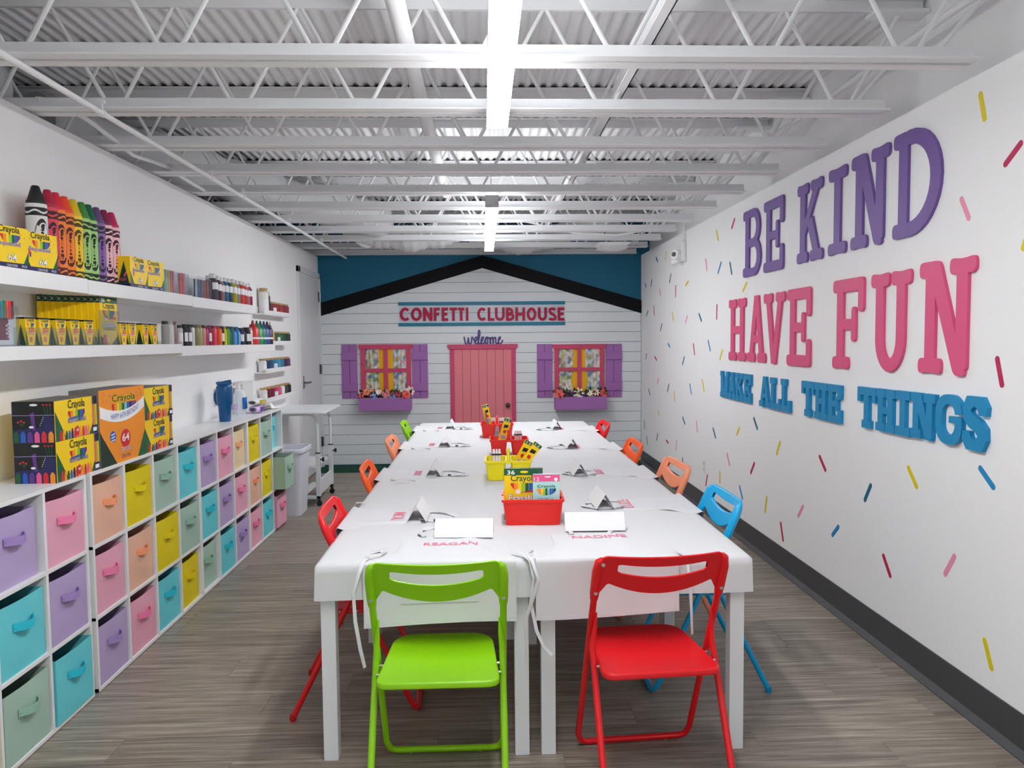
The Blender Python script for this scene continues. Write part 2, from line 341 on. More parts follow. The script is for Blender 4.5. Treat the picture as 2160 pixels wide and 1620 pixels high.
MB().tube([(-.9, .05, .03), (-.55, 0, -.03), (-.1, -.02, -.14), (.3, -.02, -.16), (.55, 0, -.12), (.72, 0, 0), (.8, 0, .2)], .009, 8).build('cable_run', CEILW, br)
# flexible ducts
DUCT = mat('white_duct_wrap', (205, 207, 208), .55, bump=.6, bscale=9)
def duct(label, P, r, n=60):
    P = [Vector(p) for p in P]; Q = []
    for i in range(n+1):
        t = i/n*(len(P)-1); k = min(int(t), len(P)-2); u = t-k; a, b, c, e = P[max(k-1, 0)], P[k], P[k+1], P[min(k+2, len(P)-1)]
        Q.append(.5*((2*b)+(c-a)*u+(2*a-5*b+4*c-e)*u*u+(3*b-a-3*c+e)*u**3))
    o = empty('flexible_duct', Q[0]); R = [r*(1+.06*math.sin(i*1.9)+.10*math.sin(i*.53+len(P))) for i in range(n+1)]
    MB().tube([q-Q[0] for q in Q], R, 18).build('duct_hose', DUCT, o)
    return tag(o, label, 'duct')
duct('grey-white air duct behind the top of the left wall nearest the camera', [(-2.72, 1.0, 2.82), (-2.66, 2.6, 2.82), (-2.6, 3.75, 2.82), (-2.55, 4.05, 2.82)], .20, 24)
duct('wrinkled white flexible duct winding through the joists at upper left', [(-2.6, 4.6, 2.82), (-2.3, 5.3, 2.82), (-2.0, 6.1, 2.82), (-1.75, 6.9, 2.83), (-1.35, 7.5, 2.82), (-1.1, 8.0, 2.78), (-1.25, 8.28, 2.72)], .17)
duct('sagging white flexible duct left of the far ceiling light', [(-1.45, 8.30, 2.80), (-1.15, 8.28, 2.69), (-.75, 8.28, 2.63), (-.35, 8.28, 2.70), (-.02, 8.28, 2.80)], .135)
duct('sagging white flexible duct right of the far ceiling light', [(-.1, 8.93, 2.80), (.35, 8.92, 2.66), (.75, 8.92, 2.70), (1.15, 8.6, 2.82), (1.42, 8.32, 2.72), (1.42, 8.3, 2.62)], .12)
vt = tag(empty('ceiling_vent', (1.42, 8.3, 2.50)), 'white ceiling air vent hanging at the far right by the joists', 'vent')
b = MB(); b.hexa([(-.13, -.13, .02), (.13, -.13, .02), (.13, .13, .02), (-.13, .13, .02)], [(-.17, -.17, .07), (.17, -.17, .07), (.17, .17, .07), (-.17, .17, .07)]); b.build('vent_hood', CEILW, vt)
for i in range(4): MB().hexa([(-.15+i*.03, -.15+i*.03, .015-i*.008), (.15-i*.03, -.15+i*.03, .015-i*.008), (.15-i*.03, .15-i*.03, .015-i*.008), (-.15+i*.03, .15-i*.03, .015-i*.008)], [(-.165+i*.03, -.165+i*.03, .022-i*.008), (.165-i*.03, -.165+i*.03, .022-i*.008), (.165-i*.03, .165-i*.03, .022-i*.008), (-.165+i*.03, .165-i*.03, .022-i*.008)]).build('vent_ring', CEILW, vt)
# linear ceiling lights; the third, unseen behind the camera, is added for fill
EM = emit_mat('light_diffuser', (251, 252, 253), LAMP)
EMU = emit_mat('added_uplight', (251, 252, 253), LAMP*.3)  # unseen upward glow, added to brighten the deck and joists
LF = mat('light_housing', (196, 198, 200), .4)
for n, (y0, y1, lab) in enumerate([(.74, 3.40, 'long bright linear ceiling light at the top of the picture'), (5.40, 8.06, 'bright linear ceiling light farther back, toward the gable wall'), (-3.92, -1.26, 'added unseen linear ceiling light behind the camera')]):
    o = tag(empty('linear_ceiling_light', (.073, (y0+y1)/2, 2.468)), lab, 'ceiling light', 'linear ceiling lights'); h = (y1-y0)/2
    MB().box(-.047, -h, .022, .047, h, .088).build('light_housing', LF, o, bevel=.002)
    MB().box(-.045, -h+.004, 0, .045, h-.004, .022).build('diffuser', EM, o, smooth=0)
    for s in (-1, 1): MB().box(-.047, s*h-(.004 if s > 0 else 0), -.001, .047, s*h+(.004 if s < 0 else 0), .022).build('end_cap', LF, o)
    MB().box(-.035, -h+.02, .088, .035, h-.02, .0895).build('added_uplight', EMU, o, smooth=0)
    for s in (-.7, .7): MB().tube([(0, s*h, .088), (0, s*h, .40)], .003, 6).build('hanger_rod', CHROME, o)
# camera-like emergency lamp on the right wall + conduit
e = tag(empty('wall_camera', (XR, 7.30, 2.37)), 'small white wall camera with round lens high on the right wall', 'camera')
MB().box(-.05, -.055, -.10, 0, .055, .10).build('camera_mount', PLASW, e, bevel=.012)
cb = MB().tube([(-.03, .02, -.04), (-.11, -.02, -.03)], .05, 16).build('camera_body', PLASW, e, bevel=.006)
MB().tube([(-.105, -.018, -.03), (-.122, -.026, -.029)], .022, 14).build('lens', mat('dark_lens', (70, 72, 74), .2), cb)
MB().tube([(-.04, .07, -.07), (-.09, .12, -.10)], .032, 12).build('lamp_head', PLASW, e, bevel=.004)
MB().tube([(-.02, -.02, .09), (-.02, -.03, .32), (-.03, .06, .5), (-.25, .2, .48)], .009, 8).build('conduit', CEILW, e)
so = tag(empty('power_outlet', (XR, 6.62, .40)), 'white power outlet low on the right wall behind the chairs', 'outlet')
MB().box(-.006, -.035, -.058, 0, .035, .058).build('outlet_plate', PLASW, so, bevel=.002)
for s in (-1, 1): MB().box(-.009, -.016, s*.026-.014, -.005, .016, s*.026+.014).build('socket', mat('outlet_face', (205, 206, 208), .4), so)
# ================================================================ WALL DECORATION
SPR = [('t',8.530,2.449,8.435,2.382),('y',8.049,2.461,8.088,2.363),('b',7.695,2.346,7.592,2.293),('p',6.620,2.232,6.571,2.116),('b',6.176,2.158,6.269,2.067),('t',5.964,2.136,5.909,2.028),('t',7.836,2.207,7.911,2.111),('t',8.724,2.220,8.804,2.132),('t',9.107,2.199,9.035,2.140),('y',7.168,2.077,7.273,2.039),('p',8.358,2.083,8.290,1.992),('m',7.645,2.074,7.653,1.947),('m',8.636,1.916,8.609,1.790),('t',8.927,1.865,9.033,1.804),('y',7.793,1.812,7.723,1.707),('p',7.199,1.755,7.276,1.681),('t',6.822,1.761,6.727,1.684),('m',6.285,1.820,6.292,1.687),('t',8.227,1.702,8.317,1.614),('b',7.970,1.483,7.870,1.443),('m',6.994,1.490,6.945,1.377),('b',6.533,1.520,6.460,1.421),('y',6.126,1.445,6.202,1.353),('t',7.304,1.360,7.379,1.271),('m',8.585,1.332,8.476,1.288),('t',9.009,1.358,9.066,1.287),('p',8.380,1.099,8.454,1.023),('t',7.909,1.059,7.987,0.963),('b',7.111,1.109,7.047,1.006),('y',6.705,1.169,6.635,1.061),('t',8.907,0.940,8.816,0.870),('y',7.703,0.998,7.670,0.888),('y',8.407,0.734,8.357,0.669),('t',7.366,0.764,7.270,0.699),('p',6.879,0.781,6.847,0.668),('t',6.376,0.773,6.292,0.688),('y',5.700,0.852,5.772,0.783),('t',9.150,0.546,9.120,0.431),('t',8.418,0.471,8.480,0.378),('t',9.010,0.363,8.952,0.262),('m',8.038,0.444,7.924,0.425),('p',7.587,0.502,7.627,0.386),('t',5.406,0.961,5.319,0.878),('y',4.902,0.854,4.971,0.751),('p',6.003,0.613,5.923,0.516),('m',5.373,0.637,5.457,0.537),('m',6.520,0.344,6.577,0.228),('y',6.177,0.436,6.175,0.325),('b',5.697,0.406,5.619,0.312),('y',5.130,0.441,5.164,0.313),('p',4.530,0.509,4.613,0.414),('m',4.886,0.321,4.836,0.198),('t',7.365,0.363,7.313,0.267),('m',4.326,0.849,4.234,0.768),('y',3.405,0.941,3.320,0.849),('b',2.903,1.023,2.805,0.949),('t',3.726,0.795,3.794,0.689),('b',4.064,0.497,4.150,0.415),('m',3.605,0.471,3.526,0.374),('p',3.035,0.630,3.108,0.517),('y',2.844,0.355,2.791,0.242),('y',2.956,2.490,2.921,2.366),('m',2.710,2.238,2.807,2.168),('p',3.061,2.103,2.999,1.999),('m',5.849,2.459,5.929,2.386),('y',6.318,2.435,6.256,2.336),('y',2.675,1.889,2.695,1.841),('y',5.566,1.947,5.662,1.881),('m',2.816,1.460,2.779,1.341)]
SC = {'t': mat('decal_teal', (12, 104, 132), .5), 'y': mat('decal_yellow', (222, 206, 30), .5), 'b': mat('decal_blue', (32, 140, 200), .5), 'p': mat('decal_pink', (236, 150, 178), .5), 'm': mat('decal_magenta', (190, 26, 84), .5)}
for c, y0, z0, y1, z1 in SPR:      # painted confetti strokes on the right wall
    a = Vector((-y0, z0)); bv = Vector((-y1, z1)); dv = (bv-a).normalized(); nv = Vector((-dv.y, dv.x)); r = .0125; a += dv*r; bv -= dv*r; an = math.atan2(nv.y, nv.x)
    P = ell(a.x, a.y, r, r, 6, an, an+PI, True)+ell(bv.x, bv.y, r, r, 6, an+PI, an+2*PI, True)
    MB().prism([(p[0], p[1]) for p in P], 0, .0012).build('confetti_mark', SC[c], wr, (XR, 0, 0), rot=RIGHT, smooth=0)

class UB:
    """collects overlapping outlines and extrudes their union as one solid"""
    def __init__(s): s.p = []
    def prism(s, P, a, b): s.p.append(P); s.T = b
    def strip(s, A, B, a, b):
        for i in range(len(A)-1): s.p.append([A[i], A[i+1], B[i+1], B[i]])
        s.T = b
    def build(s, *a, **k):
        V, F = [], []
        for P in s.p:
            ar = sum(P[i-1][0]*P[i][1]-P[i][0]*P[i-1][1] for i in range(len(P)))
            if abs(ar) < 1e-9: continue
            if ar < 0: P = P[::-1]
            o = len(V); V += [Vector((x, y)) for x, y in P]; F.append(list(range(o, o+len(P))))
        v2, e2, f2, ov, oe, of = delaunay_2d_cdt(V, [], F, 1, 1e-5)
        tri = [tuple(f) for f, src in zip(f2, of) if src]; n = len(v2); ed = {}
        for f in tri:
            for i in range(len(f)): ed[(f[i-1], f[i])] = 1
        b = MB(); W3 = [(p.x, p.y, 0) for p in v2]+[(p.x, p.y, s.T) for p in v2]
        b.add(W3, [tuple(reversed(f)) for f in tri]+[tuple(i+n for i in f) for f in tri]+[(i, j, j+n, i+n) for (i, j) in ed if (j, i) not in ed])
        o = b.build(*a, **k); bm = bmesh.new(); bm.from_mesh(o.data); bmesh.ops.dissolve_limit(bm, angle_limit=.02, verts=bm.verts, edges=bm.edges); bm.to_mesh(o.data); bm.free()
        o.data.polygons.foreach_set('use_smooth', [True]*len(o.data.polygons)); o.data.set_sharp_from_angle(angle=.6)
        return o
# ---- big slab letters.  Each letter is drawn from strokes in a w x h cell.
def bowl(b, x0, y0, y1, xr, tx, ty, T):
    R = min((y1-y0)/2, xr-x0); ri = max(.002, R-max(tx, ty)*.9)
    O = [(x0, y1)]+ell(xr-R, y1-R, R, R, 8, PI/2, 0, True)+ell(xr-R, y0+R, R, R, 8, 0, -PI/2, True)+[(x0, y0)]
    I = [(x0, y1-ty)]+ell(xr-tx-ri, y1-ty-ri, ri, ri, 8, PI/2, 0, True)+ell(xr-tx-ri, y0+ty+ri, ri, ri, 8, 0, -PI/2, True)+[(x0, y0+ty)]
    b.strip(O, I, 0, T)
def letter(ch, w, h, T, s, sv, r, serif=.9):
    """s stem width, sv serif/arm height, r rounding of the serifs"""
    b = UB(); q = serif*(.105 if r else .042)
    def R(x0, y0, x1, y1, rr=None): b.prism(rrect(x0, y0, x1, y1, r if rr is None else rr), 0, T)
    def stem(x): R(x, .02*h, x+s, .98*h, 0)
    def bone(x0, x1, y0, up):       # serif with the slightly hollow outer edge
        y1 = y0+sv; m = (x0+x1)/2; k = sv*.13 if r > 0 else 0
        P = [(x0, y0), (m, y0+(0 if up else k)), (x1, y0), (x1, y1), (m, y1-(k if up else 0)), (x0, y1)]
        b.prism(rpoly(P, [r, r, r, r, r, r]), 0, T)
    def quad(x0, x1, x2, x3): b.prism([(x0, .02*h), (x1, .02*h), (x3, .98*h), (x2, .98*h)], 0, T)
    e = (w-s)/2
    if ch in 'BD':
        x = q*.45; stem(x); R(0, h-sv, x+s, h); R(0, 0, x+s, sv)
        if ch == 'D': bowl(b, x+s*.9, 0, h, w, s*1.05, sv*.95, T)
        else: bowl(b, x+s*.9, .5*h-sv*.42, h, w*.95, s*.95, sv*.85, T); bowl(b, x+s*.9, 0, .5*h+sv*.42, w, s, sv*.85, T)
    elif ch in 'EF':
        x = q*.45; stem(x); R(0, h-sv, w, h); a = s*.78
        R(w-a, h-.37*h, w, h-sv*.2)
        R(x+s*.5, .5*h-sv*.42, w*.72, .5*h+sv*.42, 0); R(w*.72-a*.55, .5*h-.19*h, w*.72+a*.25, .5*h+.19*h)
        if ch == 'E': R(0, 0, w, sv); R(w-a, sv*.2, w, .35*h)
        else: bone(0, x+s+q*.6, 0, False)
    elif ch == 'L':
        x = q*.45; stem(x); bone(0, x+s+q*.45, h-sv, True); R(0, 0, w, sv); R(w-s*.8, sv*.2, w, .36*h)
    elif ch == 'T':
        stem(e); R(0, h-sv, w, h); R(0, h-.36*h, s*.72, h-sv*.2); R(w-s*.72, h-.36*h, w, h-sv*.2); bone(e-q*.45, e+s+q*.45, 0, False)
    elif ch == 'I': stem(e); bone(0, w, 0, False); bone(0, w, h-sv, True)
    elif ch == 'H':
        for x in (q*.45, w-q*.45-s):
            stem(x); bone(x-q*.45, x+s+q*.45, 0, False); bone(x-q*.45, x+s+q*.45, h-sv, True)
        R(q*.5, .5*h-sv*.42, w-q*.5, .5*h+sv*.42, 0)
    elif ch == 'K':
        x = q*.4; stem(x); bone(0, x+s+q*.35, 0, False); bone(0, x+s+q*.35, h-sv, True)
        b.prism([(x+s*.8, .30*h), (x+s*.8, .50*h), (w-s*1.35-q*.2, h-sv*.5), (w-s*.3-q*.2, h-sv*.5)], 0, T)
        b.prism([(w-s*1.15-q*.3, sv*.5), (w-s*.1-q*.3, sv*.5), (w*.60, .56*h), (w*.40, .50*h)], 0, T)
        bone(w-s-q*.9, w, 0, False); bone(w-s-q*.85, w-q*.1, h-sv, True)
    elif ch == 'N':
        x = q*.45; stem(x); bone(0, x+s+q*.45, 0, False); R(0, h-sv, x+s*1.1, h); xr = w-q*.45-s
        R(xr, .05*h, xr+s, .98*h, min(r, s*.3)); bone(xr-q*.45, w, h-sv, True)
        b.prism(rpoly([(xr-s*.1, 0), (xr+s*.95, 0), (x+s*1.35, h), (x+s*.1, h)], min(.03, r*1.2)), 0, T)
    elif ch == 'M':
        for x in (q*.35, w-q*.35-s): stem(x); R(x-q*.35, 0, x+s+q*.35, sv)
        R(0, h-sv, s*1.2, h); R(w-s*1.2, h-sv, w, h)
        quad(w/2-s*.45, w/2+s*.45, q*.3, q*.3+s*.9); quad(w/2-s*.45, w/2+s*.45, w-q*.3-s*.9, w-q*.3)
    elif ch == 'A':
        quad(q*.35, q*.35+s*.95, w/2-s*.55, w/2+s*.4); quad(w-q*.35-s*.95, w-q*.35, w/2-s*.4, w/2+s*.55)
        R(w/2-s*.62, h-sv*.5, w/2+s*.62, h); R(w*.25, .30*h, w*.75, .30*h+sv*.75, 0); bone(0, s+q*.75, 0, False); bone(w-s-q*.75, w, 0, False)
    elif ch == 'V':
        quad(w/2-s*.55, w/2+s*.4, q*.35, q*.35+s*.95); quad(w/2-s*.4, w/2+s*.55, w-q*.35-s*.95, w-q*.35)
        R(w/2-s*.6, 0, w/2+s*.6, sv*.5); bone(0, s+q*.75, h-sv, True); bone(w-s-q*.75, w, h-sv, True)
    elif ch == 'U':
        xl, xr = q*.45, w-q*.45; ro = (xr-xl)/2; cy = ro*1.25; cx = w/2
        O = [(xl, h*.98)]+ell(cx, cy, ro, cy, 16, PI, 2*PI, True)+[(xr, h*.98)]; ri = ro-s
        I = [(xl+s, h*.98)]+ell(cx, cy, ri, cy-sv*.95, 16, PI, 2*PI, True)+[(xr-s, h*.98)]
        b.strip(O, I, 0, T); bone(0, xl+s+q*.45, h-sv, True); bone(w-s-q*.9, w, h-sv, True)
    elif ch == 'G':
        R_ = w*.42
        O = [(w, .62*h), (w, h-R_)]+ell(w-R_, h-R_, R_, R_, 6, 0, PI/2, True)+ell(R_, h-R_, R_, R_, 6, PI/2, PI, True)+ell(R_, R_, R_, R_, 6, PI, 1.5*PI, True)+ell(w-R_, R_, R_, R_, 6, 1.5*PI, 2*PI, True)+[(w, .5*h)]
        ri = R_-s*.75; c0, c1 = s+ri, w-s-ri
        I = [(w-s, .62*h), (w-s, h-sv-ri)]+ell(c1, h-sv-ri, ri, ri, 6, 0, PI/2, True)+ell(c0, h-sv-ri, ri, ri, 6, PI/2, PI, True)+ell(c0, sv+ri, ri, ri, 6, PI, 1.5*PI, True)+ell(c1, sv+ri, ri, ri, 6, 1.5*PI, 2*PI, True)+[(w-s, .5*h)]
        b.strip(O, I, 0, T); R(w*.52, .44*h, w, .44*h+sv*.7, 0)
    elif ch == 'S':
        C = [(w-s*.5, .66*h), (w-s*.5, h*.78), (w*.72, h-sv*.55), (w*.5, h-sv*.45), (w*.28, h-sv*.55), (s*.52, h*.76), (s*.6, .64*h), (w*.35, .545*h), (w*.65, .455*h), (w-s*.6, .36*h), (w-s*.52, .24*h), (w*.72, sv*.55), (w*.5, sv*.45), (w*.28, sv*.55), (s*.5, .22*h), (s*.5, .34*h)]
        A, B = [], []
        for i, p in enumerate(C):
            d = (Vector(C[min(i+1, len(C)-1)])-Vector(C[max(i-1, 0)])).normalized(); n = Vector((-d.y, d.x)); hw = (s*abs(n.x)+sv*abs(n.y))*.5
            A.append(tuple(Vector(p)+n*hw)); B.append(tuple(Vector(p)-n*hw))
        b.strip(A, B, 0, T)
    return b
def spell(word, cells, z0, z1, T, s, sv, r, m, colour, phrase, x=XR):
    for i, (ch, (ya, yb)) in enumerate(zip(word, cells)):
        w = ya-yb; h = z1[i]-z0[i]
        o = letter(ch, w, h, T, s, sv, r, 1).build('wall_letter', m, None, (x, ya, z0[i]), rot=RIGHT, bevel=.0025 if r else 0, seg=2)
        prev = [k for k in range(i) if word[k] == ch]; more = [k for k in range(i+1, len(word)) if word[k] == ch]
        tag(o, '%s%s letter %s of the words %s on the right wall' % (['first ', 'second ', 'third '][len(prev)] if prev or more else '', colour, ch, phrase), 'letter', 'letters of ' + phrase)
PU = mat('purple_letter_paint', (112, 84, 156), .5); PK = mat('pink_letter_paint', (222, 84, 132), .5); BU = mat('blue_letter_paint', (0, 138, 192), .5)
n = 6
spell('BEKIND', [(5.62, 5.267), (5.209, 4.867), (4.648, 4.296), (4.226, 4.018), (3.962, 3.592), (3.552, 3.177)], [1.981, 1.98, 1.982, 1.985, 1.987, 1.990], [2.460, 2.458, 2.459, 2.461, 2.466, 2.470], .015, .073, .068, .028, PU, 'purple', 'BE KIND')
spell('HAVEFUN', [(5.938, 5.559), (5.516, 5.158), (5.195, 4.827), (4.789, 4.442), (4.151, 3.813), (3.739, 3.384), (3.317, 2.932)], [1.358, 1.359, 1.359, 1.358, 1.361, 1.366, 1.372], [1.836, 1.836, 1.838, 1.838, 1.845, 1.847, 1.859], .015, .073, .070, .028, PK, 'pink', 'HAVE FUN')
BLF = [6.125, 5.92, 5.751, 5.576, 5.248, 5.05, 4.865, 4.54, 4.361, 4.192, 3.847, 3.662, 3.486, 3.358, 3.166, 2.982]; BRT = {3: 5.423, 6: 4.717, 9: 4.034, 15: 2.839}
spell('MAKEALLTHETHINGS', [(a, BRT.get(i, BLF[min(i+1, 15)]+.006)) for i, a in enumerate(BLF)],
      [1.058]*7+[1.064]*3+[1.074, 1.077, 1.078, 1.083, 1.085, 1.086], [1.268]*7+[1.273]*3+[1.281, 1.283, 1.285, 1.286, 1.294, 1.296], .020, .045, .040, 0, BU, 'blue', 'MAKE ALL THE THINGS')

# ---- club sign on the back wall
SIGN = mat('sign_bar_teal', (12, 118, 148), .5); MAG = mat('sign_letter_magenta', (172, 14, 66), .45, spec=.3); WEL = mat('welcome_purple', (96, 78, 142), .5)
for k, zc in enumerate((1.983, 1.731)):
    tag(MB().box(-1.017, -.0, -.02, 1.017, .014, .02).build('sign_bar', SIGN, None, (-.01, YB-.029, zc), bevel=.002), ('upper' if k == 0 else 'lower') + ' teal sign bar ' + ('above' if k == 0 else 'below') + ' the CONFETTI CLUBHOUSE letters', 'sign bar', 'teal sign bars')
def bl(ch, w, h, t):
    """plain rounded hand-cut capital made of strokes"""
    b = UB(); T = .008
    def st(P, ww=t):
        A, B = [], []
        for i, p in enumerate(P):
            d = (Vector(P[min(i+1, len(P)-1)])-Vector(P[max(i-1, 0)])).normalized(); n = Vector((-d.y, d.x))*ww/2
            A.append(tuple(Vector(p)+n)); B.append(tuple(Vector(p)-n))
        b.strip(A, B, 0, T)
    k = t/2
    if ch == 'C': st([(w*.58+(w*.58-k)*math.cos(a), h/2+(h/2-k)*math.sin(a)) for a in [.78+i*(2*PI-1.56)/16 for i in range(17)]])
    if ch == 'O': st([(w/2+(w/2-k)*math.cos(a), h/2+(h/2-k)*math.sin(a)) for a in [i*2*PI/20 for i in range(21)]])
    if ch == 'N': st([(k, 0), (k, h)]); st([(k, h-k*.6), (w-k, k*.6)], t*1.15); st([(w-k, 0), (w-k, h)])
    if ch in 'FE':
        st([(k, 0), (k, h)]); st([(0, h-k), (w, h-k)]); st([(k, h*.52), (w*.88, h*.52)])
        if ch == 'E': st([(0, k), (w, k)])
    if ch == 'T': st([(0, h-k), (w, h-k)]); st([(w/2, 0), (w/2, h-k)])
    if ch == 'I': st([(w/2, 0), (w/2, h)])
    if ch == 'L': st([(k, 0), (k, h)]); st([(0, k), (w, k)])
    if ch == 'U': st([(k, h)]+[(w/2+(w/2-k)*math.cos(a), h*.36+(h*.36-k)*math.sin(a)) for a in [PI+i*PI/10 for i in range(11)]]+[(w-k, h)])
    if ch == 'H': st([(k, 0), (k, h)]); st([(w-k, 0), (w-k, h)]); st([(k, h/2), (w-k, h/2)])
    if ch == 'B':
        st([(k, 0), (k, h)])
        for y0, y1, ww in ((k, h*.52, w-k), (h*.48, h-k, w*.88-k)):
            cy = (y0+y1)/2; ry = (y1-y0)/2; st([(k, y0)]+[(ww-ry+ry*math.cos(a), cy+ry*math.sin(a)) for a in [-PI/2+i*PI/8 for i in range(9)]]+[(k, y1)])
    if ch == 'S': st([(w-k*1.1, h*.80), (w*.7, h-k*1.1), (w*.45, h-k), (w*.2, h*.86), (k*1.1, h*.7), (w*.3, h*.55), (w*.68, h*.45), (w-k, h*.3), (w*.82, h*.12), (w*.52, k), (w*.22, k*1.2), (k*.9, h*.2)])
    return b
CX = [('C', -1.009, -.893), ('O', -.873, -.742), ('N', -.727, -.612), ('F', -.597, -.522), ('E', -.501, -.423), ('T', -.403, -.313), ('T', -.303, -.224), ('I', -.207, -.176), ('C', -.069, .037), ('L', .059, .139), ('U', .148, .267), ('B', .282, .385), ('H', .397, .516), ('O', .536, .655), ('U', .674, .785), ('S', .801, .903), ('E', .916, 1.0)]
panel = clear_mat('sign_acrylic', (250, 250, 252), .015)
tag(MB().box(-1.01, 0, -.097, 1.005, .003, .097).build('acrylic_sign_panel', panel, None, (-.005, YB-.022, 1.857)), 'clear acrylic panel behind the CONFETTI CLUBHOUSE letters', 'sign panel')
seen = {}
for i, (ch, a, c) in enumerate(CX):
    word = 'CONFETTI' if i < 8 else 'CLUBHOUSE'; full = word; kk = (word, ch); seen[kk] = seen.get(kk, 0)+1
    dupe = full.count(ch) > 1
    o = bl(ch, c-a, .162, .033 if ch != 'I' else .031).build('sign_letter', MAG, None, (a, YB-.023, 1.775-(a+1)*.006), rot=BACK)
    tag(o, '%smagenta letter %s in the word %s on the gable sign' % ((['first ', 'second '][seen[kk]-1] if dupe else ''), ch, word), 'letter', 'magenta gable sign letters')
# script word: welcome  (one wire-like stroke)
def script(P, n=8):
    P = [Vector((p[0], p[1], 0)) for p in P]; Q = []
    for k in range(len(P)-1):
        a, b, c, e = P[max(k-1, 0)], P[k], P[k+1], P[min(k+2, len(P)-1)]
        for i in range(n):
            u = i/n; Q.append(.5*((2*b)+(c-a)*u+(2*a-5*b+4*c-e)*u*u+(3*b-a-3*c+e)*u**3))
    return Q+[P[-1]]
Wp = [(0, .55), (.02, .25), (.045, .02), (.085, .1), (.11, .5), (.12, .2), (.145, .0), (.185, .15), (.2, .52), (.235, .42), (.275, .2), (.32, .3), (.335, .48), (.3, .52), (.275, .3), (.29, .05), (.33, .02), (.375, .3), (.41, .8), (.395, 1.0), (.37, .9), (.365, .4), (.385, .03), (.43, .1), (.5, .45), (.47, .52), (.435, .3), (.455, .02), (.51, .1), (.545, .35), (.58, .52), (.61, .3), (.59, .02), (.55, .1), (.56, .4), (.6, .5), (.65, .42), (.665, .5), (.675, .02), (.68, .3), (.72, .5), (.74, .4), (.745, .02), (.76, .35), (.795, .5), (.815, .4), (.82, .1), (.85, .04), (.89, .25), (.93, .4), (.93, .52), (.895, .45), (.88, .2), (.91, .02), (.96, .1), (1.0, .3)]
o = MB().tube([Vector((p.x*.474, p.y*.172, .006)) for p in script(Wp, 4)], .0085, 6).build('welcome_sign', WEL, None, (-.232, YB-.014, 1.482), rot=BACK, smooth=1.2)
tag(o, 'purple script word welcome above the pink play door', 'sign')

# ---- pink play door
DF = mat('door_trim_pink', (206, 70, 112), .5); DP = mat('door_plank_pink', (230, 128, 140), .5); KN = mat('dark_bronze', (92, 78, 70), .35, metal=.8)
pd = tag(empty('play_door', (-.006, YB-.014, 0)), 'pink plank play door in the middle of the back wall', 'door')
def trim(P, par, m, nm, a=0, b_=.022): return MB().prism(P, a, b_, pl='xz').build(nm, m, par, bevel=.002)
for s in (-1, 1): trim(rrect(s*.376-.026, 0, s*.376+.026, 1.44, 0), pd, DF, 'door_jamb')
trim([(-.405, 1.425), (.405, 1.425), (.428, 1.455), (.428, 1.484), (-.428, 1.484), (-.428, 1.455)], pd, DF, 'door_head', 0, .032)
for i in range(7): trim(rrect(-.352+i*.1006+.0015, 0, -.352+(i+1)*.1006-.0015, 1.43, 0), pd, DP, 'door_plank', .0035, .013)
MB().box(-.352, -.003, 0, .352, -.0005, 1.43).build('backing_panel', mat('door_gap_pink', (120, 52, 64), .8), pd)
kb = MB(); kb.lathe([(.001, 0), (.012, 0), (.012, .02), (.026, .03), (.03, .042), (.022, .055), (.001, .058)], 16); k_ = kb.build('door_knob', KN, pd, (.30, -.012, .735), rot=(PI/2, 0, 0))

# ---- play windows with shutters, curtains and flower boxes
SH = mat('shutter_purple', (160, 104, 172), .55); FRM = mat('window_trim_pink', (200, 66, 104), .5); PAN = mat('window_yellow_panel', (240, 178, 8), .5); FLO = floral_mat()
LEAF = mat('dark_leaf', (34, 52, 30), .6); 
FC = {'peach': (238, 150, 110), 'coral': (226, 92, 84), 'blue': (116, 146, 200), 'cream': (238, 226, 190), 'pink': (228, 134, 146), 'blush': (238, 206, 200), 'purple': (66, 48, 120), 'rose': (198, 70, 92)}
def shutter(xc, w, z0, z1, label):
    o = tag(empty('shutter', (xc, YB-.014, z0)), label, 'shutter', 'purple shutters'); h = z1-z0
    for s in (-1, 1): MB().box(s*w/4-w/4+.0022, -.014, 0, s*w/4+w/4-.0022, -.0045, h).build('shutter_board', SH, o, bevel=.0015)
    MB().box(-w/2+.004, -.004, .004, w/2-.004, -.0005, h-.004).build('backing_board', mat('shutter_gap_purple', (84, 48, 92), .8), o)
    for zz in (.085, h-.19): MB().box(-w/2+.002, -.032, zz, w/2-.002, -.014, zz+.098).build('shutter_batten', SH, o, bevel=.0015)
